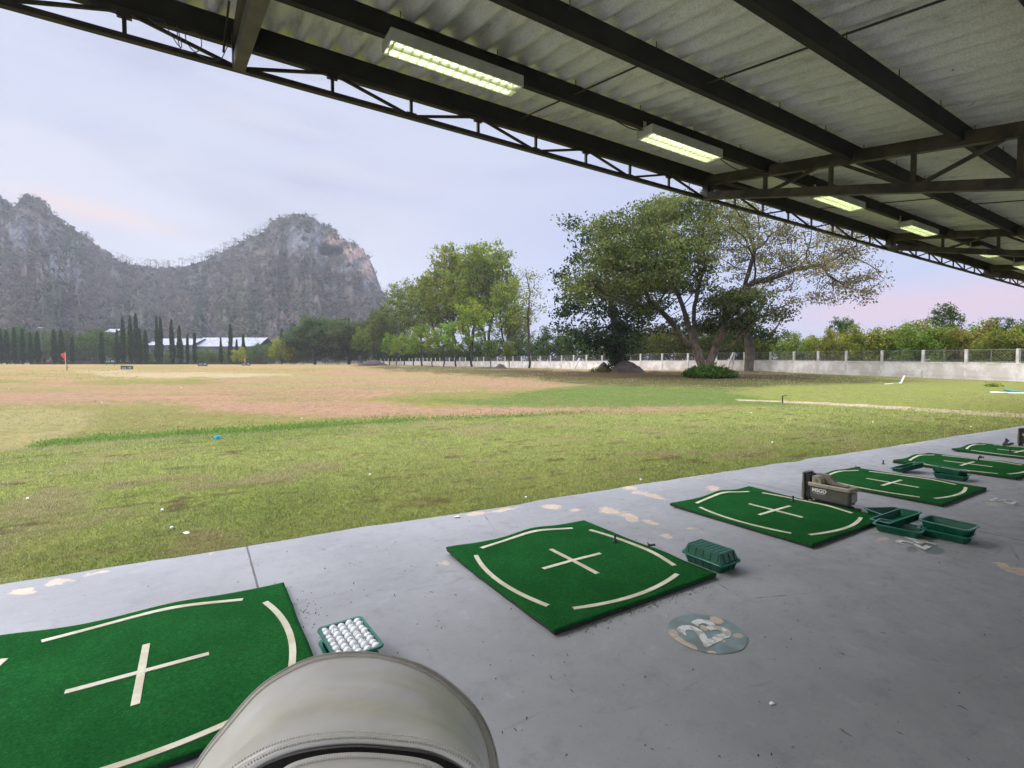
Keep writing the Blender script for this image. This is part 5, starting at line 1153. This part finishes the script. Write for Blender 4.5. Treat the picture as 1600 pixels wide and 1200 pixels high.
# ------------------------------------------------------------------ boundary wall with posts
WL = [(1830, 24.5), (1590, 36), (1437, 43.7), (1316, 51), (1221, 60), (1179, 63.8), (1120, 67.5), (1044, 71), (926, 82), (857, 94), (740, 125), (639, 172), (560, 214)]
wp = [np.array(at(u_, d_)) for u_, d_ in WL]
seg = [np.linalg.norm(wp[i+1]-wp[i]) for i in range(len(wp)-1)]; cum = np.concatenate([[0], np.cumsum(seg)])
def wpt(s_): return np.array([np.interp(s_, cum, [p[0] for p in wp]), np.interp(s_, cum, [p[1] for p in wp])])
wall = empty('boundary_wall', (wp[1][0], wp[1][1], gz(*wp[1])), 0, 'long low white concrete boundary wall with tall posts and wire mesh panels', 'wall')
WO = Vector(wall.location); SPC = 3.72; npst = int(cum[-1]/SPC)
# start so that a post stands where the nearest full post is seen
s0 = cum[1] % SPC
wb = MB(); cp = MB()
for i in range(-1, npst):
    a_, b_ = s0+i*SPC, s0+(i+1)*SPC
    if a_ < 0 or b_ > cum[-1]: continue
    pa, pb_ = wpt(a_), wpt(b_); za, zb2 = gz(*pa), gz(*pb_)
    A3 = Vector((pa[0], pa[1], za))-WO; B3 = Vector((pb_[0], pb_[1], zb2))-WO
    wb.bar(A3+Vector((0, 0, .45)), B3+Vector((0, 0, .45)), .12, 1.7); cp.bar(A3+Vector((0, 0, 1.345)), B3+Vector((0, 0, 1.345)), .17, .09)
    wb.bar(A3+Vector((0, 0, .30)), B3+Vector((0, 0, .30)), .15, .07)
    MB().bar(A3+Vector((0, 0, -.3)), A3+Vector((0, 0, 2.42)), .20, .20, (0, 1, 0)).build('post', M['post'], wall)
    d_ = (B3-A3).normalized(); q = A3+d_*.14; e = B3-d_*.14
    if i < 30:
        b = MB(); rs_ = .05 if i < 4 else .035
        b.bar(q+Vector((0, 0, 2.36)), e+Vector((0, 0, 2.36)), rs_); b.bar(q+Vector((0, 0, 1.46)), e+Vector((0, 0, 1.46)), rs_)
        b.bar(q+Vector((0, 0, 1.46)), q+Vector((0, 0, 2.36)), rs_, rs_, (0, 1, 0)); b.bar(e+Vector((0, 0, 1.46)), e+Vector((0, 0, 2.36)), rs_, rs_, (0, 1, 0)); mid = (q+e)/2
        b.bar(mid+Vector((0, 0, 1.46)), mid+Vector((0, 0, 2.36)), rs_*.8, rs_*.8, (0, 1, 0)); fr = b.build('mesh_frame', M['mesh'], wall)
        b = MB(); nv = 14
        for k in range(-4, nv):
            for sg in (0, 1):
                f0, f1 = k/nv, (k+4)/nv; z0, z1 = 1.46, 2.36
                if f0 < 0: z0 = 1.46+(.9)*(-f0)/(f1-f0); f0 = 0
                if f1 > 1: z1 = 2.36-(.9)*(f1-1)/(f1-f0+1e-9); f1 = 1
                if z1 <= z0: continue
                if sg: z0, z1 = 3.82-z0, 3.82-z1
                b.bar(q.lerp(e, f0)+Vector((0, 0, z0)), q.lerp(e, f1)+Vector((0, 0, z1)), .006)
        b.build('wire_mesh', M['mesh'], fr)
wo_ = wb.build('wall_panels', M['wall'], wall); cp.build('coping', M['post'], wall)
for u_, lean, lab in ((1133, 1.1, 'left of a pair of concrete posts leaning together right of the great tree'), (1142, .5, 'right of a pair of concrete posts leaning together right of the great tree')):
    x, y = at(u_, 63); z = gz(x, y); o = MB().bar((0, 0, -.2), (RT[0]*lean*.9, RT[1]*lean*.9, 2.35), .17, .17, (0, 1, 0)).build('leaning_post', M['post']); o.location = (x, y, z); tag(o, lab, 'post')
x, y = at(905, 78); o = MB().bar((0, 0, -.1), (RT[0]*1.0, RT[1]*1.0, 1.8), .16, .16, (0, 1, 0)).build('leaning_post', M['post']); o.location = (x-1.2, y, gz(x, y)); tag(o, 'leaning concrete prop against the wall left of the ivy covered tree', 'post')

# ------------------------------------------------------------------ range furniture on the field
def sign(u_, v_, wpx, hpx, d_, txt, label, legs=.25):
    x, y = at(u_, d_); s_ = d_/FPX; w_, h_ = wpx*s_, hpx*s_; z0 = gz(x, y); zc2 = px(u_, v_, d_)[2]-z0
    r = empty('distance_sign', (x, y, z0), -YAW, label, 'sign', 'distance signs on the range')
    MB().box((-w_/2, -.04, zc2-h_/2), (w_/2, .04, zc2+h_/2), None, .02).build('board', M['sign'], r)
    b = MB(); b.box((-w_*.4-.04, -.03, -.3), (-w_*.4+.04, .03, zc2)); b.box((w_*.4-.04, -.03, -.3), (w_*.4+.04, .03, zc2)); b.build('sign_leg', M['bark_dark'], r)
    t_ = link('lettering', text_mesh(txt, h_*.62, .004, .002), M['sign_txt'], r); t_.matrix_local = Matrix.Translation((0, -.055, zc2)) @ Matrix.Rotation(PI/2, 4, 'X')
    bb_ = [v.co.x for v in t_.data.vertices]; k = w_*.78/max(.01, max(bb_)-min(bb_)); t_.scale = (min(k, 1.6), 1, 1)
    return r
sign(198.5, 574.8, 19, 6.4, 84, 'ระยะ 100', 'nearest dark green distance sign with white lettering and 100 on the left')
sign(173, 564.6, 16, 5.5, 150, 'ระยะ 200', 'leftmost small green distance sign just above the nearest sign')
sign(317, 569.2, 15, 5.0, 128, 'ระยะ 150', 'green distance sign in the middle of the field, left of the lone yellow bush')
sign(385, 568.8, 13, 4.2, 140, 'ระยะ 150', 'small pale distance sign under the second red flag')
def flag(u_, vt, vb, wpx, d_, label):
    x, y = at(u_, d_); z0 = gz(x, y); s_ = d_/FPX; zt_ = px(u_, vt, d_)[2]-z0; zb_ = px(u_, vb, d_)[2]-z0; r = empty('range_flag', (x, y, z0), -YAW, label, 'flag', 'red flags on the range')
    MB().tube([(0, 0, -.3), (0, 0, zt_+.1)], .05, 8).build('pole', M['white_plastic'], r)
    n = 12; vs = []; fs = []
    for i in range(n+1):
        for j in range(5): f = j/4; vs.append((-wpx*s_*f*(.7+.3*math.sin(i*.5)), .12*math.sin(f*5+i*.3), zt_-(zt_-zb_)*i/n-.25*f))
    for i in range(n):
        for j in range(4): fs.append((i*5+j, i*5+j+1, (i+1)*5+j+1, (i+1)*5+j))
    o = MB().add(vs, fs).build('flag_cloth', M['red'], r, True); md = o.modifiers.new('s', 'SOLIDIFY'); md.thickness = .02
flag(103, 551, 562.5, 6.5, 150, 'larger limp red flag on a thin pole at the left of the far field'); flag(383.5, 560.5, 566, 3, 170, 'tiny red flag behind the small pale distance sign')
b = MB(); x, y = at(105, 70); o = b.bar((0, 0, -.1), (0, 0, .75), .07).bar((0, 0, .35), (.25, .0, .45), .05).build('dead_stake', M['bark_dark']); o.location = (x, y, gz(x, y)); tag(o, 'thin dark broken stake standing in the dry field at the left', 'stake')
# cyan marker box
x, y, z = gnd_t(337, 687.5); r = empty('marker_box', (x, y, z), .5, 'small light blue plastic marker box at the edge of the near lawn', 'marker box')
MB().box((-.05, -.04, 0), (.05, .04, .085), None, .006).build('box_body', M['cyan'], r); MB().box((-.03, -.042, .02), (.03, -.0405, .06)).box((-.045, -.035, .085), (.045, .035, .092)).build('box_lid', M['teal'], r)
# pipes on the right lawn
def pipe(pts, label, cols, rad):
    w3 = [Vector(gnd_t(*q)) + Vector((0, 0, rad+hh)) for q, hh in pts]; r = empty('irrigation_pipe', w3[0], 0, label, 'pipe'); O = w3[0]
    for i in range(len(w3)-1): MB().tube([w3[i]-O, w3[i+1]-O], rad, 8).build('pipe_section', M[cols[i]], r, True)
pipe([((1383, 602), 0), ((1396, 601.5), 0), ((1404, 600.5), 0), ((1408, 600), 0), ((1413, 598), .42)], 'white and teal plastic pipe with upturned end lying on the far lawn', ['white_plastic', 'teal', 'white_plastic', 'white_plastic'], .05)
pipe([((1548, 614.5), 0), ((1575, 615.5), 0), ((1640, 617), 0)], 'long white plastic pipe lying on the far lawn at the right edge', ['white_plastic', 'white_plastic'], .045)
pipe([((1570, 610), .03), ((1582, 614), .06), ((1625, 618), .05)], 'teal plastic pipe lying across the long white pipe at the right edge', ['teal', 'teal'], .04)
bush('bush', 1551, 29.5, 9, .22, 40, M['leaf'], 'pale grass tuft at the end of the long white pipe', 37, (1.5, 1.3, .9), .10)
x, y, z = gnd_t(1223.5, 630); o = MB().bar((0, 0, -.1), (0, 0, .30), .035).bar((0, 0, .29), (.45, .1, .30), .025).build('edge_stake', M['bark_dark']); o.location = (x, y, z); tag(o, 'little dark stake with a cross bar at the start of the pale path', 'stake')
# range balls lying about
rb = random.Random(21)
spots = [(q, 'near') for q in [(576, 744), (713, 793), (262, 828), (974, 737), (1003, 752), (1012, 750), (822, 780), (797, 779), (36, 782), (37, 742), (248, 800), (1175, 715), (1209, 693), (1305, 673), (1366, 661), (894, 745), (1600-80, 668), (1128, 700), (1175, 646), (160, 640), (158, 630), (98, 627), (470, 655), (575, 629)]]
whr = ['the pale crest', 'the left lawn', 'the middle lawn']
import colorsys
seen = {}
for i in range(46):
    if i < 12: q = spots[i*2][0]
    elif i < 50: q = (rb.uniform(5, 285), rb.gauss(602, 5))
    else: q = (rb.uniform(300, 1150), rb.uniform(600, 650))
    x, y, z = gnd_t(*q); o = bpy.data.objects.new('golf_ball', bme); COL.objects.link(o); o.location = (x, y, z+.022); f = .75 if q[1] > 700 else (.9 if q[1] > 640 else 1.1); o.scale = (f, f, f)
    tag(o, 'white practice ball lying out on the grass of the range', 'golf ball', 'practice balls scattered over the range')

# ------------------------------------------------------------------ sheds beyond the cypresses
def shed(u0, u1, d_, vtop, veave, vbase, depth_, label, name='factory_shed', win=True):
    x, y = at((u0+u1)/2, d_); s_ = d_/FPX; L_ = (u1-u0)*s_; z0 = gz(x, y)-.5; ze = px(800, veave, d_)[2]-z0; zr = px(800, vtop, d_+depth_/2)[2]-z0
    r = empty(name, (x, y, z0), -YAW, label, 'building')
    MB().box((-L_/2, 0, 0), (L_/2, depth_, ze)).build('wall', M['wall_grey'], r)
    b = MB(); e_ = .8; b.add([(-L_/2-e_, -e_, ze-.1), (L_/2+e_, -e_, ze-.1), (L_/2+e_, depth_/2, zr), (-L_/2-e_, depth_/2, zr), (L_/2+e_, depth_+e_, ze-.1), (-L_/2-e_, depth_+e_, ze-.1)], [(0, 1, 2, 3), (3, 2, 4, 5)]); o = b.build('roof', M['roof_white'], r); md = o.modifiers.new('s', 'SOLIDIFY'); md.thickness = .18
    rg = random.Random(u0)
    if win:
        n = int(L_/7)
        for i in range(n):
            xx_ = -L_/2+(i+.5)*L_/n
            if rg.random() < .6: MB().box((xx_-2.2, -.12, .3), (xx_+2.2, -.02, ze*.62)).build('door', M['roof_white'] if rg.random() < .45 else M['win_dark'], r)
            else: MB().box((xx_-2.0, -.1, ze*.5), (xx_+2.0, -.02, ze*.75)).build('window', M['win_dark'], r)
    return r
shed(231, 300, 272, 529, 539, 562, 22, 'white roofed long shed behind the cypresses, left one of the two')
shed(302, 402, 276, 527.5, 541, 562, 22, 'white roofed long shed behind the cypresses, right one of the two')
shed(404, 430, 282, 548, 553, 563, 8, 'low pale roofed shed right of the long sheds', 'small_shed', False)
shed(166.5, 181, 330, 514, 519, 530, 10, 'small lone building with pale roof above the trees on the left', 'hillside_hut', False)
MB_ = MB().box((-40, -.1, -.5), (72, .1, 1.2)); x, y = at(180, 236); o = MB_.build('low_wall', M['mud']); o.location = (x, y, gz(x, y)); o.rotation_euler = (0, 0, -YAW); tag(o, 'long low dark earth bank below the cypresses on the far edge', 'bank')
x, y = at(66, 232); r = empty('light_pole', (x, y, gz(x, y)), 0, 'thin pale lamp pole among the cypresses at the far left', 'lamp pole'); MB().tube([(0, 0, -.3), (0, 0, 17)], .09, 8).build('pole', M['wall_grey'], r); MB().box((-.9, -.15, 16.8), (.9, .15, 17.05)).build('lamp_head', M['post'], r)

# ------------------------------------------------------------------ limestone mountains
SIL = [(-420, 330), (-260, 270), (-120, 262), (-40, 284), (0, 312), (12, 316), (26, 328), (34, 324), (42, 315), (60, 311), (72, 314), (84, 330), (98, 346), (122, 359), (150, 378), (178, 402), (200, 414), (225, 419), (258, 421), (290, 418), (320, 410), (345, 398), (372, 385), (400, 372), (418, 364), (424, 352), (440, 343), (462, 340), (478, 339),
       (495, 344), (505, 353), (520, 357), (531, 368), (536, 374), (556, 382), (572, 395), (580, 408), (588, 428), (596, 452), (604, 464), (610, 482), (620, 505), (640, 530), (680, 548), (760, 560), (840, 565), (960, 568), (1200, 569)]
su = np.array([a for a, b_ in SIL]); svv = np.array([b_ for a, b_ in SIL])
nu, nt = 900, 170
uu = np.linspace(-420, 1200, nu); vr = np.interp(uu, su, svv)
DR = np.interp(uu, [-420, 0, 110, 240, 420, 520, 600, 800, 1200], [560, 600, 640, 720, 700, 690, 720, 800, 900]); DF = np.interp(uu, [-420, 200, 450, 650, 1200], [330, 345, 400, 500, 700])
vr = vr + (fbm(uu, uu*0, .12, 4, 201)-.5)*5.0*np.interp(uu, [0, 190, 240, 400, 440], [1, .4, .3, .6, 1])
hr_ = (571-vr)/FPX*DR + H - 3.0
t = np.linspace(0, 1.35, nt); U_, Tt = np.meshgrid(uu, t, indexing='ij')
Dm = DF[:, None] + (DR-DF)[:, None]*Tt
lat = (U_-800)/FPX
prof = np.where(Tt <= 1, .30*Tt + .70*np.clip(Tt, 0, 1)**2.3, 1-(Tt-1)*1.6)
n1 = fbm(U_*.9, Dm*.35, .030, 5, 211); n2 = fbm(U_*1.4, Tt*110, .09, 4, 221); rid = 1-np.abs(2*n1-1); env = np.clip(np.sin(PI*np.clip(Tt, 0, 1)), 0, 1)**.8
gully = fbm(U_+18*(fbm(U_, Tt*60, .05, 2, 5)-.5), Tt*26, .055, 4, 231)
hm = hr_[:, None]*(prof + env*((rid-.6)*.28+(gully-.5)*.27)) + env*(n2-.5)*9
D2 = Dm + env*((n1-.5)*60+(n2-.5)*22)
Px = FH[0]*D2+RT[0]*lat*D2; Py = FH[1]*D2+RT[1]*lat*D2; Pz = hm+3.0
PM = np.stack([Px, Py, Pz], -1); um, vm, _ = proj_np(PM)
def blm(u0, v0, ru, rv): return np.clip(1.3-np.hypot((um-u0)/ru, (vm-v0)/rv), 0, 1)
rock = np.maximum.reduce([blm(60, 350, 45, 40)*.7, blm(100, 420, 50, 45)*.8, blm(25, 370, 26, 50)*.6, blm(500, 375, 75, 38)*.95, blm(560, 405, 40, 40), blm(585, 440, 22, 36), blm(460, 410, 35, 10)*.6, blm(140, 385, 22, 14)*.6])
rock = np.clip(rock+(fbm(U_, Tt*90, .11, 4, 241)-.56)*1.6, 0, 1)
warm = np.clip(np.maximum.reduce([blm(527, 372, 20, 14), blm(556, 393, 28, 14), blm(575, 420, 14, 20)*.7])*(.4+fbm(U_, Tt*80, .2, 3, 251)), 0, 1)
dk = np.clip(blm(516, 392, 16, 6)*2.2, 0, 1)
idx = np.arange(nu*nt).reshape(nu, nt); F_ = np.stack([idx[:-1, :-1], idx[1:, :-1], idx[1:, 1:], idx[:-1, 1:]], -1).reshape(-1, 4)
# a real shallow cave: push the cliff back where the dark hollow is
push = dk*26; PM = PM + (FH[None, None]+RT[None, None]*lat[..., None])*push[..., None]
m_, t_, p_ = material('limestone_hill'); M['hill'] = m_
oc = t_.new('ShaderNodeTexCoord').outputs['Object']; rk = t_.attr('rock').outputs['Fac']; wm_ = t_.attr('warm').outputs['Fac']
a1 = t_.noise(oc, .035, 7, .65); a2 = t_.noise(t_.vmul(oc, (1, 1, .45)), .12, 6, .7); a3 = t_.noise(oc, .011, 4, .5)
cg = t_.mix(t_.ramp(a1, .38, .62), (.062, .060, .042), (.125, .100, .082)); cg = t_.mix(t_.ramp(a3, .45, .6, 0, .7), cg, (.055, .068, .048))
cr = t_.mix(t_.ramp(a2, .36, .64), (.055, .056, .060), (.155, .152, .152)); cr = t_.mix(wm_, cr, t_.mix(t_.ramp(a2, .4, .6), (.22, .13, .09), (.40, .27, .20)))
c = t_.mix(t_.ramp(t_.m('ADD', rk, t_.m('MULTIPLY_ADD', a2, .8, -.4)), .42, .60), cg, cr)
t_.put(p_.inputs['Base Color'], c); p_.inputs['Roughness'].default_value = .95; p_.inputs['Specular IOR Level'].default_value = .1
b = t_.new('ShaderNodeBump'); b.inputs['Strength'].default_value = 1; b.inputs['Distance'].default_value = 4
t_.l.new(t_.m('ADD', a2, a1), b.inputs['Height']); t_.l.new(b.outputs[0], p_.inputs['Normal'])
ho = link('mountain', mesh_np('mountain', PM.reshape(-1, 3), F_, {'rock': rock.ravel(), 'warm': warm.ravel()}), M['hill'], None, True); tag(ho, kind='structure')
# scrub on the slopes
r_ = np.random.default_rng(303); NS = 15000
iu = r_.integers(0, nu-1, NS*2); it = (r_.random(NS*2)**.8*nt*.745).astype(int); keep = (r_.random(NS*2) > rock[iu, it]*.92) & (uu[iu] < 760); iu, it = iu[keep][:NS], it[keep][:NS]
base = PM[iu, it]+r_.normal(0, 1.5, (len(iu), 3))*np.array([1, 1, .3]); sz = r_.uniform(1.2, 3.0, len(iu))
V = leaves(base+np.array([0, 0, 1.5]), 13, 1.7, 2.4, 304, None, 0, .7, .8)
clz = fbm(uu[iu], t[it]*80, .07, 3, 261); ton = np.clip(V[2]*.5+np.repeat((clz-.5)*2.0+r_.normal(0, .18, len(iu)), 52)+.12, 0, 1); dmask = np.repeat((fbm(uu[iu], t[it]*60, .035, 3, 271) > .46)*(r_.random(len(iu)) < .75), 52)
Vs_ = V[0]
sc_o = link('hillside_scrub', mesh_np('hillside_scrub', Vs_, V[1], {'tone': ton, 'dry': dmask*.85}), M['leaf_hill']); tag(sc_o, 'grey brown dry scrub covering the mountain slopes', 'scrub', kind='stuff')
sc_o.color = (.80, .86, .80, 1)
# small thin trees along the ridge line
ridge = MB(); Cs = []
ir = int(np.argmin(np.abs(t-1.0)))
for k in range(150):
    u_ = r_.uniform(190, 420) if k < 95 else r_.uniform(-60, 610); i = int(np.argmin(np.abs(uu-u_))); p = PM[i, ir]; h_ = r_.uniform(5, 12) if 190 < u_ < 420 else r_.uniform(2, 6)
    q = Vector(p); tp = q+Vector((r_.normal(0, .8), r_.normal(0, .8), h_)); ridge.tube([q-Vector((0, 0, 1)), tp], [.28, .12], 4)
    for j in range(4): Cs.append(np.array(tp)+r_.normal(0, 1, 3)*np.array([1.9, 1.9, .7]))
V = leaves(np.array(Cs), 14, .9, .6, 305, None, .3, .6, .7)
ro_ = link('ridge_trees', mesh_np('ridge_trees', V[0], V[1], {'tone': V[2], 'dry': V[3]}), M['leaf_hill']); tag(ro_, 'thin distant trees along the mountain ridge', 'trees', kind='stuff'); ro_.color = (.8, .85, .85, 1)
rs_o = ridge.build('ridge_stems', M['bark_dark']); tag(rs_o, 'slender stems of the distant ridge trees', 'trees', kind='stuff')

# ------------------------------------------------------------------ air
if True:
    hz_ = MB().box((-1500, -400, -6), (1500, 1700, 290)).build('haze', None); hz_['kind'] = 'stuff'; hz_['label'] = 'thin even haze in the air'; hz_['category'] = 'haze'
    hm_ = bpy.data.materials.new('haze'); hm_.use_nodes = True; tn_ = hm_.node_tree; tn_.nodes.remove(tn_.nodes['Principled BSDF']); pv = tn_.nodes.new('ShaderNodeVolumePrincipled')
    pv.inputs['Color'].default_value = (.80, .86, .92, 1); pv.inputs['Density'].default_value = .00022; pv.inputs['Anisotropy'].default_value = .2
    tn_.links.new(pv.outputs[0], tn_.nodes['Material Output'].inputs['Volume']); hz_.data.materials.append(hm_)
S.cycles.use_denoising = True; S.cycles.max_bounces = 6; S.cycles.transparent_max_bounces = 8; S.cycles.volume_bounces = 1
